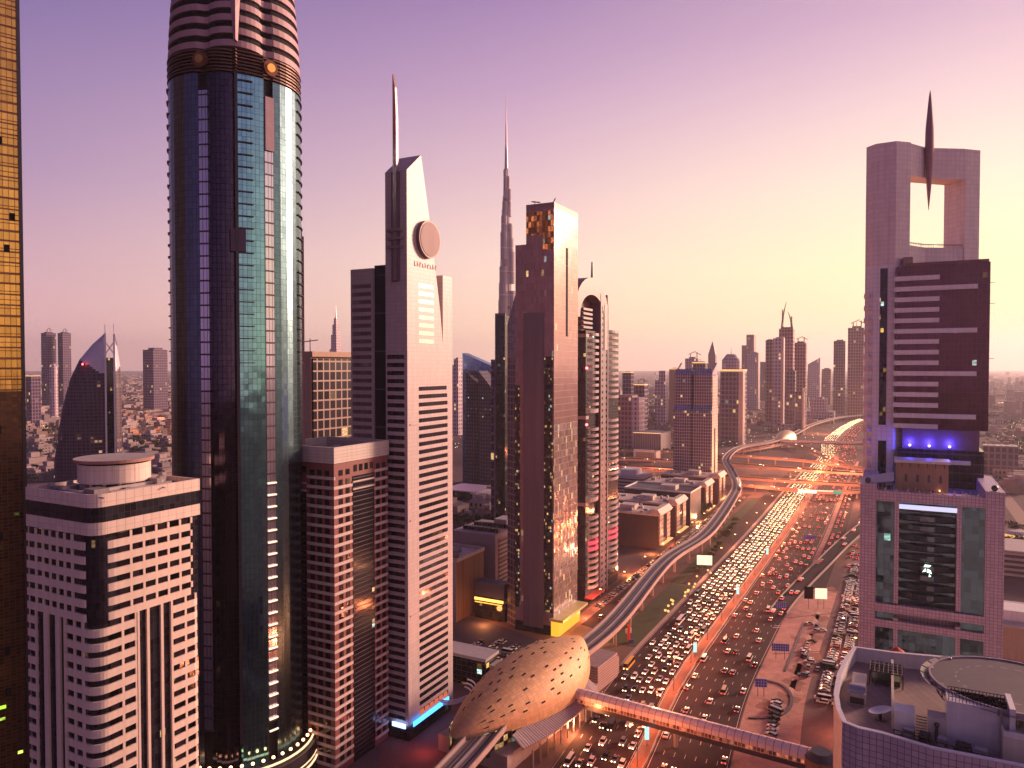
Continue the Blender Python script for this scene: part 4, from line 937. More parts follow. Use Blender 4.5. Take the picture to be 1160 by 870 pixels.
# --- Q: tower with the square frame and needle on the right
F = thing('frame_tower', 'white tower crowned by an open square frame with a hanging needle, right side', 'high-rise', (155.4, 301, 0), radians(15.5))
WF = facade('rose frame panel', (.90,.70,.67), (.62,.45,.44), 1.9, 1.9, .06, .10, rough=.5, metal=0, vary=.05, tilt=.003, soil=.1)
WP = facade('white pier panel', (.92,.82,.84), (.45,.37,.44), 1.9, 1.9, .07, .07, rough=.45, metal=0, vary=.04, tilt=.003, soil=.1)
LEG = [(-5.3,5.6),(0,0),(7,0),(7,10.7),(-5.3,10.7)]
mb = MB(); mb.prism(LEG, 181, 231); mb.build('left_leg', WF, F); mb = MB(); mb.prism(LEG, 0, 181); mb.build('white_pier', WP, F)
mb = MB(); mb.prism([(35,0),(42.5,0),(42.5,10.7),(35,10.7)], 150, 230.5); mb.build('right_leg', WF, F)
mb = MB(); mb.prism([(7,.02),(18,3.3),(35,.02),(35,10.68),(7,10.68)], 218, lambda p: 230.6); mb.build('top_beam', WF, F)
mb = MB(); mb.prism([(7,.5),(18,3.6),(35,.5),(42.3,.6),(42.3,10.5),(7,10.5)], 120, 189.5); mb.build('shaft', WF, F)
mb = MB()
for i in range(34): x = 7.4+i*.82; mb.rod((x,1+ (1.5 if 14 < x < 22 else 0),189.5),(x,1+(1.5 if 14 < x < 22 else 0),190.9),.08,4)
mb.wall([(7.2,1.2),(18,3.9),(35,1.2)], 190.6, 190.9, .12); mb.build('balcony_rail', CONC, F)
sx, sy = -2.7, 2.8
def onleg(name, mat, u0, u1, z0, z1, d=.12):
    a = (-5.3,5.6); b = (0,0); L = math.dist(a, b); ex = ((b[0]-a[0])/L, (b[1]-a[1])/L); n = (ex[1], -ex[0])
    P = [(a[0]+ex[0]*u0+n[0]*d, a[1]+ex[1]*u0+n[1]*d), (a[0]+ex[0]*u1+n[0]*d, a[1]+ex[1]*u1+n[1]*d), (a[0]+ex[0]*u1-n[0]*.3, a[1]+ex[1]*u1-n[1]*.3), (a[0]+ex[0]*u0-n[0]*.3, a[1]+ex[1]*u0-n[1]*.3)]
    mb = MB(); mb.prism(P, z0, z1); return mb.build(name, mat, F)
onleg('stair_window', facade('stair glazing', (.06,.04,.06), (.03,.02,.03), 1.2, 1.8, .1, .1, rough=.1, metal=.6, lit=.10, litcol=(1,.6,.15), litstr=1.5, clus=.3, tilt=.05), 2.3, 5.0, 116, 180)
onleg('stair_window', DARKGL, 2.2, 5.2, 94, 109.5)
mb = MB()
for k in range(15): mb.box(-7.2, -5.3, 6.2, 9, 168-k*5, 169.2-k*5); mb.box(-7.2,-7.0, 6.2, 9, 169.2-k*5, 170-k*5)
mb.build('side_balcony', WF, F)
NEED = plain('plum needle', (.30,.12,.16), .4, .3)
mb = MB(); pr = [(204.5,.08),(212,.75),(220,1.3),(230,1.75),(238,1.55),(246,.9),(251,.45),(253.6,.08)]
for (z0,r0),(z1,r1) in zip(pr, pr[1:]): mb.cyl(17.8, 1.6, r0, z0, z1, 12, r2=r1)
mb.build('needle', NEED, F)
# the dark glass block in front of the frame, following the street grid
K = thing('dark_glass_block', 'dark glass block striped with white balcony bands in front of the white frame tower', 'high-rise', (154.7, 298, 0), -TH)
KG = facade('wine dark glazing', (.16,.05,.08), (.04,.02,.03), 1.5, 2.1, .10, .12, rough=.12, metal=.6, vary=.2, tilt=.02, lit=.004, clus=.02)
slab(K, 'body', KG, 0, 31.6, 0, 26, 115, 180)
slab(K, 'recess_wall', plain('maroon wall panel', (.22,.10,.12), .5), 2.5, 29, 2, 26, 107, 115)
slab(K, 'podium_storeys', facade('podium glazing', (.03,.025,.035), (.09,.05,.07), 2.4, 3.6, .15, .6, rough=.1, metal=.4), 1.0, 30.5, .8, 26, 60, 107)
BW = plain('white balcony band', (.92,.82,.82), .5, var=.08)
for k in range(15):
    z = 174.9-k*4.2; w = 27.5 if k in (1, 5, 9, 13) else 14.8
    mb = MB(); mb.box(-.9, w, -1.1, .25, z-.8, z+1.0); mb.build('balcony_band', BW, K)
mb = MB(); mb.box(8, 17.5, -.8, -.1, 101, 102.6); mb.box(18.5, 26, -.9, 0, 101.6, 103.2); mb.build('podium_band', BW, K)
mb = MB(); mb.box(3, 31.2, .5, 2, 180, 181.2); mb.build('roof_parapet', plain('maroon parapet', (.25,.10,.10), .5), K)
slab(K, 'roof_box', plain('rose roof box', (.42,.24,.22), .6), 2, 5.5, 3, 8, 180, 184)
for k, x in enumerate((5.2, 12.0, 19.0)):
    mb = MB(); mb.sphere(x, .9, 108.4, .55, 8); mb.build('blue_spotlight', L_DBLUE, K)
    l = bpy.data.lights.new('blue_light', 'POINT'); l.energy = 1600; l.color = (.06,.06,1); l.shadow_soft_size = .4
    o = bpy.data.objects.new('blue_light', l); COL.objects.link(o); o.parent = K; o.location = (x, .2, 109.5)
mb = MB()
for (x, z) in ((31.7,172),(31.7,164),(31.7,143),(31.7,121)): mb.rod((x-.2,0,z),(x+1.4,-.5,z),.09,4)
mb.build('warning_bracket', DARKM, K)
mb = MB(); mb.box(20.0, 20.6, -.12, .1, 153, 153.5); mb.box(20.8, 22.2, -.12, .1, 153.4, 154.4); mb.build('blue_lit_pane', emit('blue lit pane', (.2,.2,1), 2.2), K)
# lower block
X0 = (128.5, 272)
P = thing('tiled_podium_block', 'lilac tiled block with a deep glazed recess below the dark glass block on the right', 'office block', (X0[0], X0[1], 0), -TH)
TL = facade('lilac tile', (.60,.45,.50), (.17,.11,.16), 1.15, 1.15, .11, .11, rough=.4, metal=0, vary=.10, tilt=.004, soil=.12)
TG = facade('teal curtain glass', (.05,.13,.17), (.012,.03,.04), 2.1, 2.6, .08, .08, rough=.08, metal=.6, vary=.3, tilt=.05, lit=.01, litcol=(.5,1,.85), litstr=1.5, clus=.1)
W = 44.8; TOP = 96.9
slab(P, 'corner_pier', TL, 0, 5.4, 0, 44, 0, TOP); slab(P, 'corner_pier', TL, 39.2, W, 0, 44, 0, TOP)
slab(P, 'rear_wall', TL, 5.4, 39.2, 6, 43.9, 0, 91)
slab(P, 'side_glazing', TG, 5.4, 11.4, 1.0, 6, 40, 91); slab(P, 'side_glazing', TG, 32.2, 39.2, 1.0, 6, 40, 91)
slab(P, 'top_beam', TL, 5.4, 39.2, .5, 5, 90.9, 94.6)
for x in (11.4, 30.8): mb = MB(); mb.box(x, x+1.4, .1, 3, 54, 90.9); mb.box(x, x+1.4, .1, 3, 28, 48.5); mb.build('recess_pier', TL, P)
slab(P, 'cross_beam', TL, 5.4, 39.2, -.4, 2, 50.5, 53.4); slab(P, 'cross_beam', TL, 5.4, 39.2, -.4, 2, 44.8, 47.5)
slab(P, 'lower_glazing', TG, 5.4, 39.2, 1.0, 6, 0, 44.8)
slab(P, 'recess_glazing', TG, 12.8, 30.8, 4.4, 6, 53, 91)
for k in range(10):
    z = 56+k*3.55; mb = MB(); n = 8; mb.wall([(12.8+18*i/n, 4.4-2.9*sin(pi*i/n)) for i in range(n+1)], z, z+1.7, .4); mb.build('curved_balcony', facade('balcony glass', (.06,.10,.14), (.02,.03,.04), 2.2, 9, .08, .1, rough=.1, metal=.55, vary=.3, tilt=.05) if k == 0 else bpy.data.materials['balcony glass'], P)
    mb = MB(); mb.prism([(12.8+18*i/n, 4.5-2.6*sin(pi*i/n)) for i in range(n+1)], z-.5, z-.02); mb.build('balcony_slab', BLACK, P)
slab(P, 'lit_soffit', emit('cool soffit light', (.75,.72,1), .75), 12.8, 30.8, .2, .6, 88.6, 90.2)
mb = MB(); 
for q in ([(20.4,66.2),(21.6,66.6),(21.4,67.8)],[(21.8,66.3),(23.4,65.9),(23.0,67.1),(21.9,67.6)],[(20.8,68.1),(22.6,68.2),(23.2,68.9),(21.2,69.0)],[(22.4,64.7),(23.2,64.9),(22.6,65.8)]):
    mb.face([(p[0],1.35,p[1]) for p in q]); mb.face([(p[0],1.55,p[1]) for p in q][::-1])
mb.build('lit_emblem', emit('mint emblem', (.75,1,.85), 1.6), P)
slab(P, 'terrace_floor', ROOF, .2, W-.2, 5.1, 44, 91, 92.2)
for x in (2.5, 42): mb = MB(); mb.sphere(x, 2.5, TOP+1.0, 1.1, 10); mb.build('rooftop_ball', DARKM, P)
mb = MB()
for k in range(9): mb.box(8+k*3.6, 8.6+k*3.6, .3, .9, 94.6, 95.6)
mb.build('terrace_post', TL, P)
mb = MB(); 
for k in range(14): x = 6+k*2.4; mb.rod((x,1.5,94.6),(x,1.5,96.4),.1,4)
mb.build('terrace_rail', STEEL, P)
ah = thing('arched_terrace_building', 'tan terrace building with narrow arched windows on the tiled block', 'building', (P.location.x+V[0]*11.5+U[0]*9, P.location.y+V[1]*11.5+U[1]*9, 92.2), -TH)
AHM = plain('tan render', (.42,.24,.16), .65, var=.15)
slab(ah, 'wall', AHM, 0, 17, 0, 9, 0, 12.2)
for k in range(4):
    mb = MB(); x = 3+k*3.7; pts = [(x,5.2),(x+.9,5.2),(x+.9,7.4),(x+.75,7.9),(x+.45,8.15),(x+.15,7.9),(x,7.4)]
    mb.face([(p[0],-.05,p[1]) for p in pts]); mb.face([(p[0],.1,p[1]) for p in pts][::-1]); 
    for a, b in zip(pts, pts[1:]+pts[:1]): mb.face([(a[0],-.05,a[1]),(a[0],.1,a[1]),(b[0],.1,b[1]),(b[0],-.05,b[1])])
    mb.build('arched_window', plain('violet pane', (.10,.06,.10), .2) if k == 0 else bpy.data.materials['violet pane'], ah)
mb = MB(); mb.box(-.6, 17.6, -.8, 9.5, 12.2, 13.2); mb.build('roof_slab', WHITE, ah)
slab(ah, 'doorway', BLACK, 11, 12.3, -.06, .1, 0, 2.6)
for k in range(6): mb = MB(); mb.box(2+k*2.7, 2.25+k*2.7, -.5, -.1, 10.6, 12.2); mb.build('rafter_end', DARKM, ah)
mb = MB(); mb.sphere(14.2, -.5, 2.6, .25, 6); mb.build('wall_lamp', L_WARM, ah)
aw = thing('terrace_awning', 'white sloping awning over a glazed terrace room left of the tan terrace building', 'awning', (P.location.x+V[0]*2+U[0]*6, P.location.y+V[1]*2+U[1]*6, 92.2), -TH)
mb = MB(); mb.face([(0,0,4.0),(9,0,5.5),(9,6,8.2),(0,6,6.0)]); mb.face([(0,6,5.9),(9,6,8.1),(9,0,5.4),(0,0,3.9)]); mb.build('awning_sheet', WHITE, aw)
mb = MB(); mb.box(.4, 8.8, .3, 5, 0, 3.8); mb.build('terrace_room', facade('room glazing', (.03,.03,.04), (.4,.33,.34), 1.4, 1.8, .12, .12, rough=.1, metal=.2), aw)

# --- foreground rooftop with the helipad, lower right
def WP_(px, py, z): return G(px, py, z)
RZ = 73.0
Rt = thing('helipad_building', 'lilac tiled building with a curved parapet and cluttered roof, lower right foreground', 'building')
out_ = [(967.5,733),(957,745),(948,765),(944.5,785),(947,803),(954,818.6),(972,826),(998.8,832),(1055.7,849)]
pts = [WP_(x, y, RZ) for x, y in out_]
a = pts[-1]; pts.append((a[0]+30*V[0]+2, a[1]+30*V[1])); pts.append((a[0]+60*V[0], a[1]+60*V[1]))
back = [(pts[-1][0]+50*U[0], pts[-1][1]+50*U[1])]; bl = WP_(1012, 739, RZ); 
poly = pts + back + [(bl[0]+22, bl[1]-6), bl]
mb = MB(); mb.prism([(p[0], p[1]) for p in poly], 0, RZ-3.2, 0, 1, uvarc=True); mb.build('wall', [TL, facade('roof planks', (.30,.20,.20), (.16,.10,.10), 1.6, 30, .12, 0, rough=.8, metal=0, vary=.12, tilt=0)], Rt)
mb = MB(); mb.wall(poly, RZ-3.2, RZ, .35, closed=True); mb.build('parapet', [TL], Rt)
def inset(P_, t):
    n = len(P_); o = []
    for i in range(n):
        a, b = P_[i-1], P_[(i+1) % n]; d = (b[0]-a[0], b[1]-a[1]); l = math.hypot(*d); o.append((P_[i][0]-d[1]/l*t, P_[i][1]+d[0]/l*t))
    return o
mb = MB(); mb.wall(inset(poly, .36), RZ-3.2, RZ, .35, closed=True); mb.build('parapet_lining', WHITE, Rt)
mb = MB(); mb.wall(poly, RZ, RZ+.25, .9, closed=True); mb.build('coping', plain('white coping', (.78,.70,.72), .4, var=.06), Rt)
RF = RZ-3.2
inner = [WP_(1012, 762, RF), WP_(1013, 826, RF)]
mb = MB(); mb.wall([inner[1], inner[0]], RF, RF+3.0, .5); mb.build('inner_wall', CREAM, Rt)
def rbox(name, label, cat_, px, py, w, d, h, mat, z=RF, rz=-TH, parts=None):
    p = WP_(px, py, z); o = thing(name, label, cat_, (p[0], p[1], z), rz); mb = MB(); mb.box(0, w, 0, d, 0, h); mb.build('casing', mat, o); return o
o = rbox('air_handler', 'large grey air handling unit behind the curved parapet', 'air handler', 961, 797, 3.2, 4.6, 2.4, STEEL)
mb = MB(); mb.rod((0,2.3,2.0),(3.2,2.3,2.0),1.4,16); mb.build('hood', STEEL, o)
mb = MB(); mb.box(.2,3.0,5,14,0,1.6); mb.build('duct', ROOFL, o)
mb = MB(); mb.box(.3,2.9,-.12,0,.3,1.6); mb.build('grille', DARKM, o)
dish = thing('satellite_dish', 'white satellite dish on the planked roof', 'satellite dish', WP_(997,815,RF)+(RF,), 0)
mb = MB(); n = 20
for j in range(3):
    r0, r1 = j*.6, (j+1)*.6
    for i in range(n):
        a0, a1 = 2*pi*i/n, 2*pi*(i+1)/n; q = lambda r, a: (r*cos(a)*1.25, r*sin(a)*.85, 1.6+r*r*.12+r*cos(a)*.25)
        mb.face([q(r0,a0),q(r1,a0),q(r1,a1),q(r0,a1)] if j else [q(0,0),q(r1,a0),q(r1,a1)])
mb.build('reflector', WHITE, dish); mb = MB(); mb.cyl(0,0,.35,0,1.5,8); mb.cyl(0,0,1.0,0,.2,12); mb.build('pedestal', DARKM, dish)
sh_ = thing('timber_pergola', 'dark timber pergola with a sloping screen near the far corner of the roof', 'pergola', WP_(985,775,RF)+(RF,), -TH)
mb = MB()
for i in range(5): mb.rod((0,i*1.6,3),(6.5,i*1.6,3),.12,4)
for x in (0,6.5):
    for y in (0,6.4): mb.rod((x,y,0),(x,y,3),.12,4)
for i in range(8): mb.rod((i*.9,0,3.1),(i*.9,6.4,3.1),.09,4)
mb.build('frame', BARK, sh_); mb = MB(); mb.box(.5,6,1,6,.1,1.2); mb.build('planter', LEAF, sh_)
um = thing('red_parasol', 'red parasol by the inner wall of the roof terrace', 'parasol', WP_(1016,752,RF)+(RF,), 0)
mb = MB(); mb.cyl(0,0,1.7,3.0,4.0,8,r2=.1); mb.build('canopy', plain('red canvas', (.65,.07,.04), .8), um); mb = MB(); mb.rod((0,0,0),(0,0,3.4),.07); mb.build('pole', STEEL, um)
# stair houses and plant
w1 = rbox('plant_house', 'large white plant house with a railing on top beside the helipad', 'plant room', 1072, 843, 9.6, 6, 8.2, WHITE)
mb = MB()
for i in range(17): mb.rod((.3+i*.56, .3, 8.2),(.3+i*.56, .3, 9.7),.06,4); mb.rod((.3+i*.56, 3.3, 8.2),(.3+i*.56, 3.3, 9.7),.06,4)
for y in (.3, 3.3):
    for z in (9.0, 9.7): mb.rod((.3,y,z),(9.3,y,z),.07,4)
mb.build('railing', DARKM, w1); mb = MB(); mb.rod((8.5,-.2,0),(8.5,-.2,8.2),.3); mb.build('pipe', STEEL, w1)
mb = MB(); mb.box(9.6,10.5,-1.2,6,3,9.2); mb.build('side_fin', WHITE, w1)
w2 = rbox('stair_house', 'small white stair house with an outside ladder on the roof', 'stair house', 1013, 832, 3.4, 4, 4.6, WHITE)
mb = MB()
for i in range(9): mb.box(3.6,5.4,-.2+i*.12,0+i*.12,i*.5,.12+i*.5)
mb.build('stair_flight', DARKM, w2); mb = MB(); mb.box(5.6,8.6,.2,4,0,4.4); mb.build('side_room', CREAM, w2)
mb = MB(); mb.rod((7.0,0,.3),(7.0,0,3.4),.28); mb.sphere(7.0,0,3.4,.5,8); mb.build('pipe', DARKM, w2)
w3 = rbox('roof_block', 'white walled roof block cut by the lower right corner', 'roof block', 1136, 866, 14, 10, 5.0, CREAM)
mb = MB(); mb.wall([(0,0),(14,0),(14,10),(0,10)], 5, 6.0, .4, closed=True); mb.build('parapet', WHITE, w3)
ct = thing('chiller_row', 'dark row of chillers and pipes along the front parapet', 'chillers', WP_(1020,838,RF)+(RF,), -radians(40))
rr = random.Random(9)
for k in range(5):
    mb = MB(); w = rr.uniform(1.6,2.6); mb.box(k*2.9,k*2.9+w,0,2.2,0,rr.uniform(1.2,2.0)); mb.rod((k*2.9+.2,1.1,2),(k*2.9+w,1.1,2),.5,10); mb.build('chiller', DARKM if k % 2 else STEEL, ct)
mb = MB()
for z in (1.0, 1.8): mb.rod((-1,-.4,z),(15,-.4,z),.09,4)
for k in range(12): mb.rod((-1+k*1.4,-.4,0),(-1+k*1.4,-.4,1.8),.07,4)
mb.build('railing', DARKM, ct)
can = thing('curved_canopy', 'pale curved canopy sheet jutting from the front of the foreground building', 'canopy', (0,0,0))
a = WP_(1036,860,66); b = WP_(1100,880,66); mb = MB(); mb.face([a+(66,), b+(66,), (b[0]+2,b[1]+6,67), (a[0]+1.5,a[1]+5,67.5)]); mb.face([a+(65.8,), (a[0]+1.5,a[1]+5,67.3), (b[0]+2,b[1]+6,66.8), b+(65.8,)]); mb.build('sheet', plain('lilac sheet', (.6,.5,.7), .3), can)
hp = thing('helipad', 'round dark grey helipad deck on steel trusses above the foreground roof', 'helipad', (97.0, 142.5, 0))
HPM = plain('helipad deck', (.10,.07,.095), .8, var=.35, scale=.22)
mb = MB(); mb.cyl(0, 0, 13.6, 77.2, 78.0, 56); mb.build('deck', HPM, hp)
mb = MB(); mb.wall([(13.9*cos(2*pi*i/56), 13.9*sin(2*pi*i/56)) for i in range(56)], 76.9, 78.25, .35, closed=True); mb.build('rim', plain('helipad rim', (.38,.29,.34), .5), hp)
mb = MB()
for i in range(28):
    a0, a1 = 2*pi*i/28, 2*pi*(i+1)/28; mb.rod((13.4*cos(a0),13.4*sin(a0),76.9),(12.4*cos((a0+a1)/2),12.4*sin((a0+a1)/2),74.6),.12,4); mb.rod((12.4*cos((a0+a1)/2),12.4*sin((a0+a1)/2),74.6),(13.4*cos(a1),13.4*sin(a1),76.9),.12,4)
    mb.rod((12.4*cos((a0+a1)/2),12.4*sin((a0+a1)/2),74.6),(12.4*cos((a0+a1)/2+.224),12.4*sin((a0+a1)/2+.224),74.6),.12,4)
mb.build('truss', DARKM, hp)
mb = MB()
for i in range(28):
    a0, a1 = 2*pi*i/28, 2*pi*(i+.8)/28; q = lambda r, a, z: (r*cos(a), r*sin(a), z)
    mb.face([q(13.9,a0,77.4), q(15.4,a0,77.9), q(15.4,a1,77.9), q(13.9,a1,77.4)]); mb.face([q(13.9,a1,77.35), q(15.4,a1,77.85), q(15.4,a0,77.85), q(13.9,a0,77.35)])
mb.build('safety_net', facade('net mesh', (.05,.035,.045), (.25,.18,.2), .5, .5, .12, .12, rough=.6, metal=.2, tilt=0), hp)
mb = MB()
for i in range(8): a0 = 2*pi*i/8; mb.rod((9*cos(a0),9*sin(a0),RF),(9*cos(a0),9*sin(a0),77.2),.25,6)
mb.build('column', DARKM, hp)
mb = MB()
for i in range(24): a0, a1 = 2*pi*i/24, 2*pi*(i+.45)/24; mb.face([(9.0*cos(a0),9.0*sin(a0),78.012),(9.35*cos(a0),9.35*sin(a0),78.012),(9.35*cos(a1),9.35*sin(a1),78.012),(9.0*cos(a1),9.0*sin(a1),78.012)])
mb.build('worn_marking', plain('worn paint', (.30,.22,.27), .8), hp)
mb = MB()
for i in range(10): a0 = 2*pi*i/10; mb.sphere(13.3*cos(a0), 13.3*sin(a0), 78.2, .18, 6)
mb.build('edge_light', STEEL, hp)
# building beyond the block on the right edge
rb = bld('roadside_warehouse', 'tan warehouse with ribbed wall at the right edge beside the tiled block', 'warehouse', 1200, 330)
slab(rb, 'wall', TAN, -28, 0, 0, 40, 0, 20); slab(rb, 'roof', ROOFL, -29, 1, -1, 41, 20, 21.2); slab(rb, 'roof_room', WHITE, -20, -6, 6, 20, 21.2, 26)
rb = bld('parking_deck', 'pale low parking building by the right edge beyond the ribbed warehouse', 'parking building', 1230, 470)
slab(rb, 'wall', facade('deck openings', (.05,.03,.04), (.5,.4,.4), 60, 3.5, 0, 1.6, rough=.5, metal=0, tilt=0), -50, 0, 0, 40, 0, 17); slab(rb, 'roof', ROOFL, -50.5, .5, -.5, 40.5, 17, 18)
rb = bld('grey_slab_building', 'grey slab building with a few lit windows beyond the dark glass block at right', 'building', 1155, 900)
slab(rb, 'wall', FARDK, -36, 0, 0, 20, 0, 42); slab(rb, 'podium', WHITE, -40, 3, -4, 24, 0, 6)

# --- I: dark curved tower with white cap, left distance
Ic = (xat(124.5, 700), 700.0)
It = thing('curved_dark_tower', 'dark bullet-shaped tower with white curved caps and twin white masts, left distance', 'high-rise', (Ic[0], Ic[1], 0), -atan2(Ic[0], Ic[1]))
DI = facade('diamond facade', (.035,.02,.035), (.11,.06,.09), 2.6, 3.2, .9, 1.1, rough=.6, metal=0, vary=.5, lit=.05, litcol=(1,.5,.3), litstr=1.2, tilt=.02)
CAPM = plain('white cap', (.62,.55,.66), .4, var=.05)
HL = [(0,47.5),(52,46),(77,43),(102,39),(127,33),(146,25),(161,14),(169,6),(172,3.6)]; HR = [(0,9.4),(120,9.4),(140,8.6),(155,6.6),(166,4.6),(172,3.6)]
def hull(T, z):
    for (a, u), (b, v) in zip(T, T[1:]):
        if z <= b: return u+(v-u)*(z-a)/(b-a)
    return T[-1][1]
def half(T, sgn, zin, zout, dep, name):
    mb, mc = MB(), MB(); Z = [172*i/90 for i in range(91)]; n = 14
    for z0, z1 in zip(Z, Z[1:]):
        for k in range(n):
            a0, a1 = pi/2*k/n, pi/2*(k+1)/n
            f = lambda z, a, s: (sgn*(3.2+(max(hull(T, z)-3.2, .3))*cos(a)), s*dep*(hull(T, z)/T[0][1])**.6*sin(a)**.9, z)
            for s in (-1, 1):
                q = [f(z0,a0,s), f(z0,a1,s), f(z1,a1,s), f(z1,a0,s)]
                if s*sgn < 0: q = q[::-1]
                split = zin+(zout-zin)*cos((a0+a1)/2)
                (mc if (z0+z1)/2 > split else mb).face(q)
    mb.build(name, DI, It); mc.build('white_cap', CAPM, It)
half(HL, -1, 132, 147, 19, 'left_shell'); half(HR, 1, 133, 140, 17, 'right_shell')
slab(It, 'core_slot', DARKGL, -3.1, 3.1, -15, 15, 0, 148)
for x in (-3.6, 3.6): mb = MB(); mb.box(x-.75, x+.75, -20.5, -18.8, 0, 170); mb.rod((x,-19.6,170),(x,-19.6,179),.35,5); mb.build('mast', CAPM, It)
mb = MB(); mb.rod((-3.2,-19,152),(3.2,-19,162),.45,5); mb.rod((-3.2,-19,162),(3.2,-19,152),.45,5); mb.build('cross_brace', CAPM, It)
mb = MB(); mb.sphere(-22, -12, 142, .9, 6); mb.build('beacon', L_RED, It)
for x, s_ in ((-5.5,-1),(5.5,1)): mb = MB(); mb.prism([(x-1.2,-8),(x+1.2,-8),(x+1.2,4),(x-1.2,4)], 160, 169, top=[(x+s_*-1.3,-8),(x+s_*-1.0,-8),(x+s_*-1.0,4),(x+s_*-1.3,4)]); mb.build('cap_fin', CAPM, It)

# --- generic distant towers: (px left, px right, py top, depth, material, name, label, extras)
def dist_tower(l, r, top, Y, mat, name, label, extras='', rz=-TH, asp=1.0, group=None, cat_='high-rise'):
    al, ar = (l-580)/838, (r-580)/838; lo, hi = al, ar
    for _ in range(40):
        ac = (lo+hi)/2; w = (ac-al)*Y/(V[0]-al*V[1]); d = (ar-ac)*Y/max(.02, U[0]-ar*U[1])
        if w*asp > d: hi = ac
        else: lo = ac
    px = 580+ac*838; d = min(d, w*asp*1.5)
    o = thing(name, label, cat_, ((px-580)/838*Y, Y, 0), rz, group); h = zat(top, Y)
    if 'taper' in extras:
        mb = MB(); mb.box(-w, 0, 0, d, 0, h*.8); mb.build('body', mat, o); mb = MB(); mb.prism([(-w,0),(0,0),(0,d),(-w,d)], h*.8, h, top=[(-w*.55,d*.45),(-w*.45,d*.45),(-w*.45,d*.55),(-w*.55,d*.55)]); mb.build('pointed_roof', mat, o)
    elif 'slant' in extras:
        mb = MB(); mb.prism([(-w,0),(0,0),(0,d),(-w,d)], 0, lambda p: h if p[0] > -.1 else h-w*.6); mb.build('body', mat, o)
    elif 'step' in extras:
        mb = MB(); mb.box(-w, 0, 0, d, 0, h-w*.9); mb.build('body', mat, o); mb = MB(); mb.box(-w*.62, 0, 0, d, h-w*.9, h); mb.build('upper_body', mat, o)
    elif 'round' in extras:
        mb = MB(); mb.cyl(-w/2, d/2, w*.62, 0, h-w*.4, 16); mb.cyl(-w/2, d/2, w*.62, h-w*.4, h, 16, r2=w*.3); mb.build('body', mat, o)
    else:
        mb = MB(); mb.box(-w, 0, 0, d, 0, h); mb.build('body', mat, o); mb = MB(); mb.box(-w*.75, -w*.2, d*.2, d*.8, h, h+w*.12); mb.build('roof_plant', mat, o)
    if 'crane' in extras:
        for k, (x, ln) in enumerate(((-w*.7, w*.5), (-w*.2, w*.4))):
            mb = MB(); hh = h+w*(.35+.15*k); mb.rod((x,d/2,h),(x,d/2,hh), w*.02+.5, 4); mb.rod((x-ln*.3,d/2,hh-w*.03),(x+ln*.8,d/2,hh+w*.22*(1-2*k)), w*.015+.4, 4); mb.build('tower_crane', FCR, o)
    if 'mast' in extras: mb = MB(); mb.rod((-w/2,d/2,h),(-w/2,d/2,h+w*.5), w*.03, 5, r2=.3); mb.build('mast', FCR, o)
    if 'lit' in extras: mb = MB(); mb.box(-w*1.01, w*.01, -w*.02, d, h-w*.03, h+w*.06); mb.build('lit_parapet', LITP, o)
    if 'strip' in extras: mb = MB(); mb.box(-w*.18, w*.015, -w*.015, d*.5, 0, h*1.01); mb.build('bright_strip', plain('pale fin', (.6,.45,.4), .35, .3) if 'pale fin' not in bpy.data.materials else bpy.data.materials['pale fin'], o)
    if 'podium' in extras: mb = MB(); mb.box(-w*1.5, w*.5, -w*.4, d*1.3, 0, 18); mb.build('podium', FARLT, o)
    return o, w, d, h
FCR = plain('crane steel', (.30,.15,.16), .5)
LITP = emit('lit parapet', (1,.50,.20), .9)
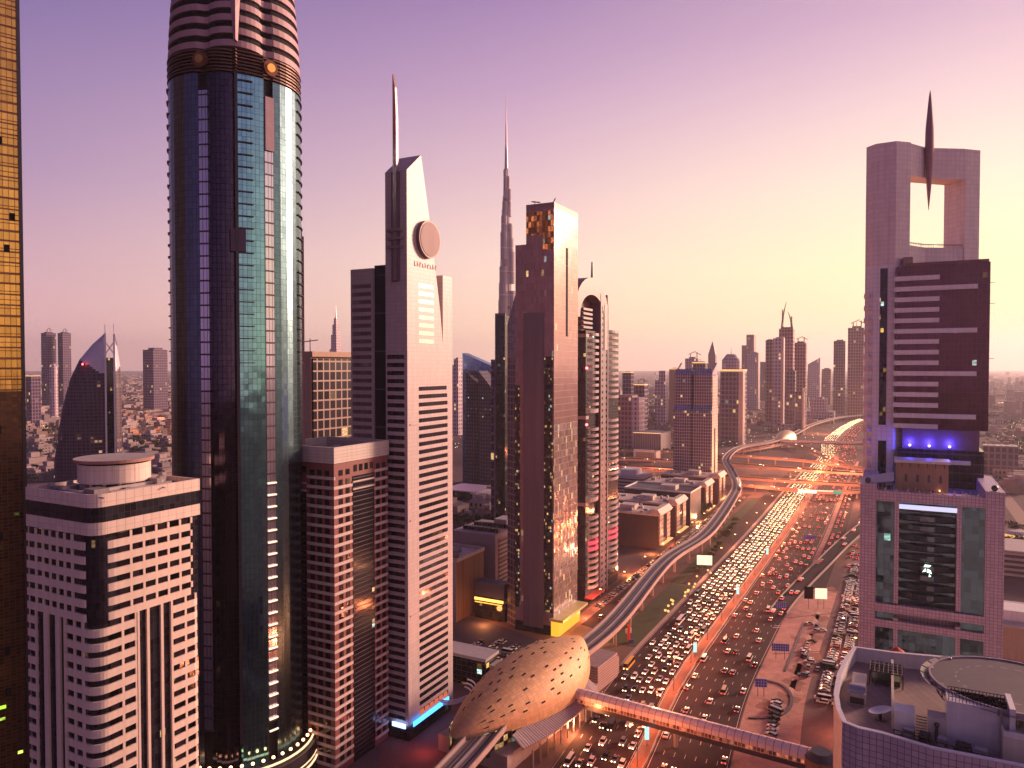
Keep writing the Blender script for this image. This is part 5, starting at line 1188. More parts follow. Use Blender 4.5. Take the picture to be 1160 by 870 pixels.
T = [
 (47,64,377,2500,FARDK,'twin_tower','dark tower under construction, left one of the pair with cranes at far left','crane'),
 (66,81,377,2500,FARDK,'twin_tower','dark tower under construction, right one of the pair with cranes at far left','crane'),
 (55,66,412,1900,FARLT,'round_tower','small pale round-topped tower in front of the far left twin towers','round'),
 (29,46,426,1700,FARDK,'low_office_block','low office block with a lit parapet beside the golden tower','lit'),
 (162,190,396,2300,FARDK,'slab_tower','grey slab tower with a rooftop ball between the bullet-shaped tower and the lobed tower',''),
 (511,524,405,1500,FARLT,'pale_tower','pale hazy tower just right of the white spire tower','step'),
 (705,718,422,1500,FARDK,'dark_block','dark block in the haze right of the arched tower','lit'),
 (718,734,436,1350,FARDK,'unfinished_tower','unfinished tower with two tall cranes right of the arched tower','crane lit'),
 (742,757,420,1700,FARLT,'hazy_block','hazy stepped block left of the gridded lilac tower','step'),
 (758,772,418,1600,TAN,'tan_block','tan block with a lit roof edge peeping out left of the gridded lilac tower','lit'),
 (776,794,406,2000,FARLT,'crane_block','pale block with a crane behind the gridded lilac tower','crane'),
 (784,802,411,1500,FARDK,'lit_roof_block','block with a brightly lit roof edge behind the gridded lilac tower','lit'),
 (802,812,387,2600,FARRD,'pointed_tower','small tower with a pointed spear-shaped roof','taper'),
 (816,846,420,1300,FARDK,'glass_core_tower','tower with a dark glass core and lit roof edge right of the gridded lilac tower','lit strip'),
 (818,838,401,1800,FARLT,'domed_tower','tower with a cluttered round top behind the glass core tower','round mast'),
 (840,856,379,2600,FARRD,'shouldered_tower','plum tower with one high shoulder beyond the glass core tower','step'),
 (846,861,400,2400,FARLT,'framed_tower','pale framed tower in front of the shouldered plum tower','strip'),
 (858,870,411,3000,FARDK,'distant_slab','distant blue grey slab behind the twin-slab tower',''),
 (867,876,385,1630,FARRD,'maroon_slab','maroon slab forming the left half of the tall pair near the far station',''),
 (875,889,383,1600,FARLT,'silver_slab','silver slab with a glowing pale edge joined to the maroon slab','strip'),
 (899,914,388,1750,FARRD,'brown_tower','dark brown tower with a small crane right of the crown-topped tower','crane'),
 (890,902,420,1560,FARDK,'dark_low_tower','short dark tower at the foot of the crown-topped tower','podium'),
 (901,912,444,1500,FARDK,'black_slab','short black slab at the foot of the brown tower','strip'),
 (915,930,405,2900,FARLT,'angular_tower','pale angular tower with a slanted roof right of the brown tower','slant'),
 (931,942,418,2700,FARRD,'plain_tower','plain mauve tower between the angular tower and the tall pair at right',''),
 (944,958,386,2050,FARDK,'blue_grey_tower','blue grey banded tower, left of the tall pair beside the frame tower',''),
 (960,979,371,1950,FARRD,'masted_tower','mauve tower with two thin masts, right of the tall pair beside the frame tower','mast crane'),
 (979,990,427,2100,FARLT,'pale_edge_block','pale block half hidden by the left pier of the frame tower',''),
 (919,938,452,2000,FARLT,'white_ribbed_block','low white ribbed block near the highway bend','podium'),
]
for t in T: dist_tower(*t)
# crown-topped tower
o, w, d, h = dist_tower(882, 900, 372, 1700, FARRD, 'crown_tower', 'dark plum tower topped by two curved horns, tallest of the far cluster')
for sg, hh in ((-1, 38), (1, 24)):
    mb = MB(); pr = None
    for i in range(9):
        t = i/8; p = (-w/2+sg*w*(.34-.30*t*t), d*.5, h+hh*t*1.4*w/26); r_ = w*.09*(1-t)+.5
        if pr: mb.rod(pr[0], p, pr[1], 6, r2=r_)
        pr = (p, r_)
    mb.build('horn', FARRD, o)
    mb = MB(); mb.rod((-w/2+sg*w*.33,d*.5,h),(-w/2+sg*w*.33,d*.5,h+hh*w/26),w*.05,5); mb.build('post', FARRD, o)
# slanted blue glass group between the spire tower and the mirror tower
BG = facade('blue slanted glass', (.16,.27,.48), (.10,.12,.2), 3, 4, .4, .4, rough=.12, metal=.7, tilt=.02)
DG = facade('dotted dark wall', (.26,.19,.24), (.05,.035,.05), 3.4, 4.2, 2.4, 2.6, rough=.4, metal=0, vary=.4, tilt=0, lit=.01)
o = bld('slanted_glass_building', 'building with a blue slanted glass top behind the sawtooth dark blocks', 'high-rise', 556, 870)
mb = MB(); mb.prism([(-39,0),(0,0),(0,14),(-39,14)], 0, lambda p: 156 if p[0] < -1 else 141); mb.build('glass_body', BG, o)
o = bld('sawtooth_block', 'dark dotted block with a slanted sawtooth top, left of the sawtooth pair', 'high-rise', 540, 850)
mb = MB(); mb.prism([(-15,0),(0,0),(0,22),(-15,22)], 0, lambda p: 135 if p[0] < -1 else 120); mb.build('body', DG, o)
o = bld('sawtooth_block', 'dark dotted block with a slanted sawtooth top, right of the sawtooth pair', 'high-rise', 556.5, 835)
mb = MB(); mb.prism([(-17,0),(0,0),(0,22),(-17,22)], 0, lambda p: 135 if p[0] < -1 else 116); mb.build('body', DG, o)
o = bld('framed_dark_tower', 'dark tower edged by a pale frame at the left foot of the mirror-glass tower', 'high-rise', 572, 640)
slab(o, 'body', DARKGL, -9, 0, 0, 22, 0, 184); mb = MB(); mb.box(-9.6,-9,-.4,.4,0,186); mb.box(-9.6,.6,-.4,.4,184,186); mb.build('pale_frame', ARM, o); slab(o, 'annex', FARDK, -15, -9.6, 2, 20, 0, 146)
# low buildings between the spire tower and the mirror tower
o = bld('lattice_block', 'white roofed block with a brown lattice side right of the spire tower', 'building', 516.6, 401)
LAT = facade('brown lattice', (.24,.12,.09), (.10,.05,.045), .9, 40, .35, 0, rough=.6, metal=0, vary=.3, tilt=0)
slab(o, 'wall', LAT, -24, 0, 0, 30, 0, 33); slab(o, 'side_panel', GREYW, -3.4, -.05, -.3, .2, 0, 33); mb = MB(); mb.wall([(-24,0),(.4,0),(.4,30.4),(-24,30.4)], 33, 35, .8, closed=True); mb.box(-23,-.4,.8,29.6,33,33.6); mb.build('roof', ROOFL, o)
mb = MB(); roofgear(mb, -22, -2, 3, 28, 33.6, 12, 12); mb.build('roof_plant', ROOF, o)
o = bld('louvred_block', 'mauve block with louvred side and dark roof vents beyond the lattice block', 'building', 561, 436)
slab(o, 'wall', plain('mauve render', (.33,.25,.30), .6), -30, 0, 0, 36, 0, 40); slab(o, 'louvred_side', facade('louvres', (.32,.24,.29), (.06,.04,.05), 30, 2.6, 0, 1.1, rough=.6, metal=0, tilt=0), 0, .4, 4, 34, 2, 37)
for k in range(2):
    mb = MB()
    for j in range(12): mb.box(-26+j*2.1, -24.6+j*2.1, 6+k*13, 9+k*13, 40, 42.2)
    mb.build('roof_vent', DARKM, o)
slab(o, 'roof_room', GREYW, -12, -3, 20, 32, 40, 45)
o = bld('beige_villa_block', 'beige block with crenellated roof among trees beyond the louvred block', 'building', 566, 700)
slab(o, 'wall', CREAM, -30, 0, 0, 30, 0, 17); mb = MB()
for k in range(10): mb.box(-30+k*3.1, -28.4+k*3.1, -.2, .6, 17, 18.4)
mb.build('crenellation', CREAM, o)
o = bld('link_bridge', 'dark link bridge with an orange lit underside between the lattice block and the mirror tower', 'link bridge', 571, 400)
slab(o, 'bridge_body', plain('slate cladding', (.10,.08,.12), .5), -19, 0, 0, 7, 13, 21); slab(o, 'lit_underside', emit('orange strip', (1,.40,.08), 2.4), -18.5, -.5, -.5, 0, 10.6, 12.0); slab(o, 'lit_underside', L_YEL, -18, -1, -.9, -.5, 9.4, 9.9); slab(o, 'colonnade', DARKGL, -19, 0, 1, 6, 0, 10)
# purple-roofed lot etc. beyond
o = bld('low_hall', 'low hall with a lilac roof beyond the sawtooth blocks', 'hall', 548, 760)
slab(o, 'wall', DARKGL, -50, 0, 0, 40, 0, 9); slab(o, 'roof', plain('lilac roof', (.40,.28,.44), .5), -52, 2, -2, 42, 9, 10)
o = bld('station_side_building', 'flat mauve-roofed building with teal lights behind the golden station', 'building', 549, 318)
slab(o, 'wall', facade('teal lit wall', (.02,.02,.025), (.05,.03,.04), 2.6, 2.4, .3, .4, rough=.2, metal=.2, lit=.08, litcol=(1,.5,.1), litstr=2, clus=.3), -26, 0, 0, 10, 0, 12); slab(o, 'roof', GREYW, -27, 1, -1, 11, 12, 13.4)
slab(o, 'annex', GREYW, .5, 12, 3, 10, 0, 9.5)

# --- U: row of mid-rise blocks along the frontage road
CAP = plain('cream roof cap', (.62,.45,.36), .6); BRK = plain('brick maroon', (.09,.045,.055), .7)
PW = facade('lit pilaster grid', (.05,.03,.035), (.50,.32,.27), 3.4, 3.3, 1.2, 1.2, rough=.4, metal=.1, vary=.4, lit=.12, litcol=(1,.4,.12), litstr=1.6, tilt=0)
rowd = [(717,525,'maroon'),(737,567,'maroon'),(757,608,'dark'),(770,660,'maroon'),(783,715,'maroon')]
desc = ['nearest of the maroon blocks with a cream roof cap along the frontage road','second maroon block with a cream roof cap, between the nearest one and the dark block','dark flat block with a white roof edge in the row along the frontage road','maroon block with a cream roof cap just beyond the dark block','farthest maroon block with a cream roof cap, beside the lit forecourt']
for (px, Y, kd), ds in zip(rowd, desc):
    dd = HW.at(HW.find(Y), -77); o = thing('frontage_block', ds, 'office block', (dd[0], dd[1], 0), -atan2(dd[3][0], dd[3][1]), 'mid-rise blocks along the frontage road'); Lb_ = 31
    if kd == 'maroon':
        slab(o, 'wall', BRK, -60, -.6, 0, Lb_, 0, 27)
        for y0 in (1.5, Lb_-10.5): slab(o, 'bay', PW, -.6, .5, y0, y0+9, 3, 25)
        slab(o, 'dark_glazing', DARKGL, -.6, -.1, 10.6, Lb_-10.7, 4, 25)
        mb = MB(); mb.prism([(-7,-1),(2,-1),(2,Lb_+1),(-7,Lb_+1)], 27, 30.5, top=[(-5,0),(-1,0),(-1,Lb_),(-5,Lb_)]); mb.build('roof_cap', CAP, o)
        slab(o, 'cornice', CAP, -60.5, 1, -.6, Lb_+.6, 25.6, 27.02)
        slab(o, 'awning', emit('lit shop awning %d' % Y, (1,.42,.14), 1.0), .5, 3, 2, Lb_-2, 3.2, 4.0)
        slab(o, 'roof_room', CREAM, -34, -22, 8, 18, 27.02, 31); mb = MB(); roofgear(mb, -58, -10, 2, Lb_-2, 27.02, 12, Y); mb.build('roof_plant', ROOFL, o)
    else:
        slab(o, 'wall', plain('black cladding', (.05,.03,.04), .5), -60, 0, 0, Lb_+8, 0, 29); mb = MB(); mb.wall([(-60.5,-.5),(.5,-.5),(.5,Lb_+8.5),(-60.5,Lb_+8.5)], 29, 30.3, .9, closed=True); mb.build('roof_edge', WHITE, o); slab(o, 'roof_room', CREAM, -30, -16, 10, 22, 29, 33)
o = bld('terraced_office', 'white terraced office with balconies behind the frontage blocks', 'office', 728, 790)
slab(o, 'wall', facade('terraces', (.08,.05,.06), (.60,.48,.48), 60, 3.6, 0, 1.9, rough=.5, metal=0, tilt=0), -55, 0, 0, 45, 0, 20); slab(o, 'roof', ROOFL, -55, 0, 0, 45, 20, 21); slab(o, 'roof_room', WHITE, -28, -10, 10, 30, 21, 27)
o = bld('ribbed_office', 'ribbed grey office with a lit roof edge beyond the flyovers at left', 'office', 749, 1180)
slab(o, 'wall', facade('vertical ribs', (.12,.08,.10), (.45,.34,.36), 3, 60, 1.2, 0, rough=.5, metal=0), -46, 0, 0, 60, 0, 32); slab(o, 'lit_edge', LITP, -46.5, .5, -.5, 0, 32, 33.2)
o = bld('portal_building', 'small tan hall with a white portal frame beyond the flyovers at left', 'hall', 742, 1080)
slab(o, 'wall', TAN, -30, 0, 0, 30, 0, 14); mb = MB(); mb.box(-32,-29,-1,0,0,17); mb.box(0,3,-1,0,0,17); mb.box(-32,3,-1,0,15,17.5); mb.build('portal_frame', WHITE, o)
o = bld('grid_office', 'dark red grid office beyond the flyovers right of the arched tower', 'office', 716, 1230)
slab(o, 'wall', FARRD, -40, 0, 0, 30, 0, 92); slab(o, 'pale_edge', FARLT, 0, 12, 0, 30, 0, 88)
# ------------------------------------------------------------------ vehicles
def paint(n, c, rough=.3, metal=.2): return plain(n, c, rough, metal, var=.05)
PAINTS = {'white': paint('car white', (.72,.66,.64)), 'silver': paint('car silver', (.42,.38,.40), .28, .6), 'black': paint('car black', (.02,.018,.022)), 'dark red': paint('car red', (.28,.02,.02)), 'beige': paint('car beige', (.55,.40,.26)), 'blue grey': paint('car blue grey', (.10,.13,.20))}
YELC = paint('bus yellow', (.80,.42,.03))
TYRE = plain('tyre', (.015,.013,.014), .8); CGL = plain('car glass', (.012,.012,.018), .08, .3)
DIMS = {'saloon': (4.7, .92, [(-2.35,.45),(-2.3,.95),(-1.5,1.02),(.95,1.0),(2.2,.82),(2.35,.45)], [(-1.75,1.0),(-1.1,1.45),(.25,1.48),(1.15,.98)]),
        'off-roader': (4.9, .97, [(-2.45,.5),(-2.42,1.15),(-1.5,1.2),(1.0,1.18),(2.3,1.0),(2.45,.5)], [(-2.3,1.15),(-2.1,1.85),(.35,1.88),(1.1,1.16)]),
        'minibus': (6.8, 1.02, [(-3.4,.5),(-3.4,1.3),(2.4,1.3),(3.3,1.15),(3.4,.5)], [(-3.38,1.3),(-3.3,2.5),(2.0,2.5),(2.75,1.3)]),
        'coach': (11.0, 1.25, [(-5.5,.5),(-5.5,1.5),(5.4,1.5),(5.5,.5)], [(-5.5,1.5),(-5.45,3.0),(5.2,3.0),(5.45,1.5)]),
        'truck': (8.0, 1.2, [(-4,.7),(-4,1.1),(4,1.1),(4,.6)], [(-3.95,1.1),(-3.95,3.2),(1.9,3.2),(1.9,1.1)])}
def loft(mb, pr, w, w2, m=0, base=None):
    """side profile (y, z) extruded across, narrowing from w at its foot to w2 at its top"""
    zb = min(p[1] for p in pr); zt = max(p[1] for p in pr); W_ = lambda z: w+(w2-w)*(z-zb)/((zt-zb) or 1); n = len(pr)
    L = [(-W_(z), y, z) for y, z in pr]; R_ = [(W_(z), y, z) for y, z in pr]
    for i in range(n-1): mb.face([L[i], L[i+1], R_[i+1], R_[i]], m)
    mb.face([R_[0], R_[-1], L[-1], L[0]][::-1], m); mb.face(L[::-1], m); mb.face(R_, m)
def veh_mesh(kind, full, pm_, single=False):
    ln, w, body, cab = DIMS[kind]; parts = []
    h = ln/2
    b = MB(); loft(b, body, w, w*.97); 
    roof = MB(); ct = [p for p in cab if p[1] > cab[0][1]+.2]
    c = MB(); loft(c, cab, w*.95, w*.80)
    t = MB(); z = max(p[1] for p in cab); t.prism([(-w*.76,ct[0][0]),(w*.76,ct[0][0]),(w*.76,ct[-1][0]),(-w*.76,ct[-1][0])], z-.02, z+.05)
    hl = []
    for s in (-1, 1):
        q = MB(); q.box(s*w*.62-.20, s*w*.62+.20, h-.15, h+.10, .58, .88); hl.append(('headlight', q, L_HEAD))
        q = MB(); q.box(s*w*.70-.16, s*w*.70+.16, -h-.06, -h+.1, .70, .95); hl.append(('tail_light', q, L_TAIL))
    wh = []
    for s in (-1, 1):
        for y in (-h*.62, h*.62): q = MB(); q.rod((s*(w-.22), y, .34), (s*(w+.02), y, .34), .34, 10); wh.append(('wheel', q, TYRE))
    cabm = pm_ if kind == 'truck' else CGL
    return [('body', b, pm_), ('windows' if 0 else 'cabin_glass', c, cabm), ('roof', t, pm_)] + hl + wh
PROTO = {}
def vehicle(kind, colour, x, y, z, rz, label, group, lights, near):
    key = (kind, colour, lights, near)
    pm_ = YELC if colour == 'yellow' else PAINTS[colour]
    nm = {'saloon':'saloon_car','off-roader':'off_roader','minibus':'minibus','coach':'coach','truck':'box_truck'}[kind]
    cat_ = {'saloon':'car','off-roader':'car','minibus':'minibus','coach':'bus','truck':'truck'}[kind]
    if key not in PROTO:
        ps = veh_mesh(kind, near, pm_)
        if not lights: ps = [p for p in ps if p[0] not in ('headlight','tail_light')]
        if near:
            o = thing(nm, label, cat_, (x,y,z), rz, group)
            for n_, q, m_ in ps: q.build(n_, m_, o)
        else:
            big = MB(); mats = []
            for n_, q, m_ in ps:
                if m_ not in mats: mats.append(m_)
                k = mats.index(m_); off = len(big.v); big.v += q.v; big.f += [tuple(i+off for i in f) for f in q.f]; big.m += [k]*len(q.f); big.uv += q.uv
            o = big.build(nm, mats); o.location = (x,y,z); o.rotation_euler = (0,0,rz); tag(o, label, cat_, group)
        PROTO[key] = o; return o
    if near: return copy_tree(PROTO[key], (x,y,z), rz, label, group)
    r = PROTO[key].copy(); COL.objects.link(r); r.location = (x,y,z); r.rotation_euler = (0,0,rz); tag(r, label, cat_, group); return r
rv = random.Random(21); cars = []
def colour(): return rv.choices(['white','silver','black','dark red','beige','blue grey'], [50,18,12,5,8,7])[0]
def kindf(): return rv.choices(['saloon','off-roader','minibus'], [58,34,8])[0]
ORD = ['lane beside the median','second lane from the median','third lane from the median','fourth lane from the median','fifth lane from the median','sixth lane from the median','outermost lane']
Bd_ = HW.find(292)   # footbridge crossing
def zone(d):
    Y = HW.at(d)[1]
    return 'before the footbridge' if Y < 292 else 'just past the footbridge' if Y < 370 else 'by the station' if Y < 440 else 'near the hoardings' if Y < 560 else 'beside the maroon blocks' if Y < 700 else 'approaching the interchange' if Y < 860 else 'in the interchange'
dens = lambda Y: 9.5 if Y < 330 else 8.0 if Y < 450 else 6.9
for ln in range(6):
    d = HW.find(222)+rv.uniform(0, 8); lane = -4.9-3.6*ln
    while d < HW.find(1500):
        Y = HW.at(d)[1]
        gap = dens(Y)*rv.uniform(.92, 1.5)
        if ln == 5: gap *= 1.5 if Y > 360 else 2.6
        if Y < 300 and rv.random() < .25: gap += 8
        if 318 < Y < 800 and ln == 5 and Y < 430 and rv.random() < .5: d += gap; continue
        k, c = kindf(), colour(); x, y, z, (dx, dy) = HW.at(d, lane+rv.uniform(-.35,.35))
        cars.append((x, y, .03, -atan2(-dx,-dy)+rv.uniform(-.03,.03), k, c, 'oncoming', 'in the jam, %s, %s' % (ORD[ln], zone(d)), True))
        d += gap+(1.5 if k != 'saloon' else 0)
for ln in range(7):
    d = HW.find(225)+rv.uniform(0, 40); lane = 4.9+3.75*ln
    while d < HW.find(1500):
        Y = HW.at(d)[1]; gap = rv.expovariate(1/(36 if Y < 420 else 25))+10
        k, c = kindf(), colour(); x, y, z, (dx, dy) = HW.at(d, lane+rv.uniform(-.3,.3))
        cars.append((x, y, .03, -atan2(dx,dy), k, c, 'outbound', 'driving away, %s, %s' % (ORD[ln], zone(d)), True)); d += gap
for off, sgn in ((36.5, 1), (40.5, 1), (54.5, 1), (58.5, 1)):
    d = HW.find(540)
    while d < HW.find(1000):
        x, y, z, (dx, dy) = HW.at(d, off); cars.append((x, y, .04, -atan2(dx,dy), kindf(), colour(), 'collector', 'on the collector roads right of the highway, %s' % zone(d), True)); d += rv.uniform(10, 34)
for off in (-60,):
    d = HW.find(380)
    while d < HW.find(760): x, y, z, (dx, dy) = HW.at(d, off); cars.append((x, y, .04, -atan2(dx,dy), kindf(), colour(), 'service', 'on the frontage road between the viaduct and the towers, %s' % zone(d), True)); d += rv.uniform(9, 34)
# parked
d = HW.find(330)
while d < HW.find(545):
    for off in (58.4, 64.4):
        if rv.random() < .84: x, y, z, (dx, dy) = HW.at(d, off); cars.append((x, y, .07, -atan2(dx,dy)+pi/2+rv.choice((0,pi)), kindf(), colour(), 'parked', 'in the %s parked row by the tiled block, %s' % ('inner' if off < 60 else 'outer', zone(d)), False))
    d += 3.4
for i in range(11):
    p = G(893-i*7.5, 790+i*3.2+0) ; x, y, z, (dx, dy) = HW.at(HW.find(291)+i*3.7-14, 50+0*i); cars.append((x-3, y+14, .08, -atan2(dx,dy)+pi/2-.5, kindf(), rv.choice(['black','silver','black','white']), 'parked', 'parked %s in the slanting row on the sandy lot' % ['first','second','third','fourth','fifth','sixth','seventh','eighth','ninth','tenth','eleventh'][i], False))
for i in range(26):
    px = rv.uniform(912, 936) if i < 14 else rv.uniform(905, 925); py = rv.uniform(706, 738) if i < 8 else rv.uniform(740, 768); p = G(px, py)
    if any(math.dist(p, (c[0], c[1])) < 3.4 for c in cars): continue
    cars.append((p[0], p[1], .08, -TH+rv.choice((0, pi/2))+rv.uniform(-.2,.2), kindf(), colour(), 'parked', 'parked loosely on the sand of the lot, %s' % ('upper bunch' if py < 739 else 'lower bunch'), False))
# car park behind the station
for j in range(4):
    for i in range(9):
        if rv.random() < .55: 
            p = G(528+j*14+0, 718+0); base = (-26+j*9.5, 352+0); x = base[0]+U[0]*i*3.1+V[0]*0; y = base[1]+U[1]*i*3.1-j*1.5
            cars.append((x, y, .09, -TH+pi/2, kindf(), colour(), 'parked', 'in row %s of the car park behind the golden station' % ['one','two','three','four'][j], False))
d = HW.find(395)
while d < HW.find(740):
    if rv.random() < .8: x, y, z, (dx, dy) = HW.at(d, -68.5); cars.append((x, y, .17, -atan2(dx,dy)+pi/2-.3, kindf(), colour(), 'parked', 'parked nose-in along the frontage blocks, %s' % zone(d), False))
    d += 3.3
cars = [c for c in cars if (lambda a: -.74 < a < .74)(c[0]/c[1])]
def hidden(c): # roughly behind the nearest towers, the station roof or the right-hand blocks
    px = 580+c[0]/c[1]*838; return px < 500 or px > 990
cars = [c for c in cars if not hidden(c)]
cars.sort(key=lambda c: math.hypot(c[0], c[1])/(1.0 if c[6] != 'parked' else 1))
# the coach, the taxis and other single vehicles
x, y, z, (dx, dy) = HW.at(HW.find(331), -25.0); vehicle('coach', 'yellow', x, y, .03, -atan2(-dx,-dy), 'yellow school bus alone in the outer lane beside the station end block', None, True, True)
x, y, z, (dx, dy) = HW.at(HW.find(283), -9.8); vehicle('truck', 'white', x, y, .03, -atan2(-dx,-dy), 'white box truck in the jam just before the footbridge', None, True, True)
x, y, z, (dx, dy) = HW.at(HW.find(392), -19.5); vehicle('coach', 'white', x, y, .03, -atan2(-dx,-dy), 'white coach among the jammed cars beyond the small loop road', None, True, True)
sp_ = [HW.at(HW.find(331), -25.0), HW.at(HW.find(283), -9.8), HW.at(HW.find(392), -19.5)]
cars = [c for c in cars if all(math.dist(c[:2], s[:2]) > 7.5 for s in sp_)]
NM = {'saloon':'saloon','off-roader':'off-roader','minibus':'minibus'}
near_n = 0
for i, c in enumerate(cars[:300]):
    lab = '%s %s %s' % (c[5], NM[c[4]], c[7])
    vehicle(c[4], c[5], c[0], c[1], c[2], c[3], lab, lab, c[8], i < 110)
far = MB(); fm = list(PAINTS.values())+[CGL, L_HEAD, L_TAIL]
for c in cars[300:]:
    ca, sa = cos(c[3]), sin(c[3]); q = MB(); ln = 2.3 if c[4] != 'minibus' else 3.3; hh = 1.0 if c[4] == 'saloon' else 1.3
    k = fm.index(PAINTS[c[5]]); q.box(-.9,.9,-ln,ln,.3,hh,k); q.box(-.75,.75,-ln*.7,ln*.4,hh,hh+.55,6)
    q.box(-.72,.72,-ln*.55,ln*.25,hh+.55,hh+.6,k)
    if c[8]:
        for s in (-1,1): q.box(s*.6-.25,s*.6+.25,ln,ln+.12,.5,.95,7); q.box(s*.65-.2,s*.65+.2,-ln-.08,-ln,.6,.95,8)
    off = len(far.v); far.v += [(c[0]+p[0]*ca-p[1]*sa, c[1]+p[0]*sa+p[1]*ca, c[2]+p[2]) for p in q.v]; far.f += [tuple(i+off for i in f) for f in q.f]; far.m += q.m; far.uv += q.uv
# traffic beyond the interchange
for off0, oncoming in ((-22,1),(-18,1),(-14,1),(-10,1),(-6,1),(6,0),(12,0),(18,0),(24,0)):
    d = HW.find(1500)
    while d < HW.find(3300):
        x, y, z, (dx, dy) = HW.at(d, off0); a = -atan2(-dx,-dy) if oncoming else -atan2(dx,dy); ca, sa = cos(a), sin(a); q = MB(); q.box(-.9,.9,-2.3,2.3,.3,1.4,rv.choice((0,1,2,0)))
        for s in (-1,1): q.box(s*.6-.3,s*.6+.3,2.3,2.5,.5,1.1,7); q.box(s*.65-.25,s*.65+.25,-2.5,-2.3,.6,1.1,8)
        o_ = len(far.v); far.v += [(x+p[0]*ca-p[1]*sa, y+p[0]*sa+p[1]*ca, p[2]) for p in q.v]; far.f += [tuple(i+o_ for i in f) for f in q.f]; far.m += q.m; far.uv += q.uv
        d += rv.uniform(9, 20) if oncoming else rv.uniform(25, 70)
# cars on flyovers and slip roads
for pa in [f[0] for f in FLY]+[ramp]:
    d = 20
    while d < pa.len-10:
        x, y, z, (dx, dy) = pa.at(d, rv.choice((-2.5, 2.0))); a = -atan2(dx,dy); ca, sa = cos(a), sin(a); q = MB(); q.box(-.9,.9,-2.3,2.3,.3,1.4,rv.choice((0,1,2,0)))
        for s in (-1,1): q.box(s*.6-.3,s*.6+.3,2.3,2.5,.5,1.0,7); q.box(s*.65-.25,s*.65+.25,-2.5,-2.3,.6,1.0,8)
        o_ = len(far.v); far.v += [(x+p[0]*ca-p[1]*sa, y+p[0]*sa+p[1]*ca, z+.06+p[2]) for p in q.v]; far.f += [tuple(i+o_ for i in f) for f in q.f]; far.m += q.m; far.uv += q.uv
        d += rv.uniform(14, 50)
o = far.build('distant_traffic', fm); tag(o, 'mass of small distant cars with lit lamps filling the far highway', 'traffic', kind='stuff')

# car park surface, paving around towers
def sheet(name, mat, pts, z, kind='structure'):
    mb = MB(); mb.face([(p[0], p[1], z) for p in pts]); return tag(mb.build(name, mat), kind=kind)
sheet('car_park', plain('car park tarmac', (.115,.085,.11), .8, var=.2), [G(500,700), G(540,700), G(640,735), G(600,762), G(500,760)], .05)
sheet('forecourt', plain('red forecourt', (.22,.07,.065), .8, var=.3, scale=.15), [G(430,845), G(500,792), G(545,800), G(505,850), G(470,900), G(430,900)], .045)
sheet('plaza', plain('warm plaza', (.26,.12,.10), .8, var=.3, scale=.15), [G(505,672), G(600,690), G(672,712), G(640,738), G(540,700), G(500,700)], .04)
sheet('loop_verge', LOT, [G(650,770), G(690,770), G(673,787), G(640,790)], .05)
sheet('sand', SAND, [(-2600,1500),(700,1500),(900,5200),(-4200,5200)], .03)
sheet('station_apron', plain('dark apron', (.10,.05,.05), .8, var=.3), [G(600,800), G(655,785), G(690,785), G(640,850), G(585,900), G(540,900)], .035)

ST = plain('dark soil', (.33,.18,.145), .95, var=.5, scale=.4, spec=.1); ri = random.Random(14)
for (px, py, r_) in ((917,745,7),(908,760,6),(893,792,5),(870,800,5),(930,700,5),(925,722,4),(900,775,5),(941,668,5),(905,725,4)):
    c = G(px, py); n = 40; w1, w2 = ri.uniform(0,6), ri.uniform(0,6); sheet('soil_patch', ST, [(c[0]+r_*(.8+.22*sin(3*2*pi*i/n+w1)+.1*sin(7*2*pi*i/n+w2))*cos(2*pi*i/n), c[1]+1.4*r_*(.8+.22*sin(3*2*pi*i/n+w1)+.1*sin(7*2*pi*i/n+w2))*sin(2*pi*i/n)) for i in range(n)], .075)
# ------------------------------------------------------------------ street furniture
def lamp_mesh(h, double, lampm, pole=DARKM):
    p = MB(); p.rod((0,0,0),(0,0,h),.16,6,r2=.09)
    arm = MB(); heads = []
    for s in ((-1,1) if double else (1,)): arm.rod((0,0,h),(s*2.2,0,h+.5),.07,5); q = MB(); q.box(s*2.2-.55,s*2.2+.55,-.25,.25,h+.35,h+.55); heads.append(q)
    return p, arm, heads
def lamp_proto(name, label, h, double, lampm, loc, rz, group):
    o = thing(name, label, 'street lamp', loc, rz, group); p, a, hs = lamp_mesh(h, double, lampm); p.build('pole', DARKM, o); a.build('arm', DARKM, o)
    for q in hs: q.build('lamp_head', lampm, o)
    return o
SL = emit('sodium head', (1,.45,.14), 10)
P1 = None; d = HW.find(225); k = 0
LT = bpy.data.lights.new('street_light', 'POINT'); LT.energy = 13000; LT.color = (1,.25,.09); LT.shadow_soft_size = 1.2
while d < HW.find(1150):
    x, y, z, (dx, dy) = HW.at(d, 0); rz = -atan2(dx,dy); g = 'double-armed lamps along the highway median'; lb = 'grey double-armed street lamp standing on the highway median'
    if P1 is None: P1 = lamp_proto('street_lamp', lb, 14, True, SL, (x,y,.16), rz, g)
    else: copy_tree(P1, (x,y,.16), rz, lb, g)
    if 1:
        l = bpy.data.objects.new('street_light', LT); COL.objects.link(l); l.location = (x, y, 12.5)
    d += 33; k += 1
P2 = None; LT2 = bpy.data.lights.new('lane_light', 'POINT'); LT2.energy = 8000; LT2.color = (1,.34,.16); LT2.shadow_soft_size = 1
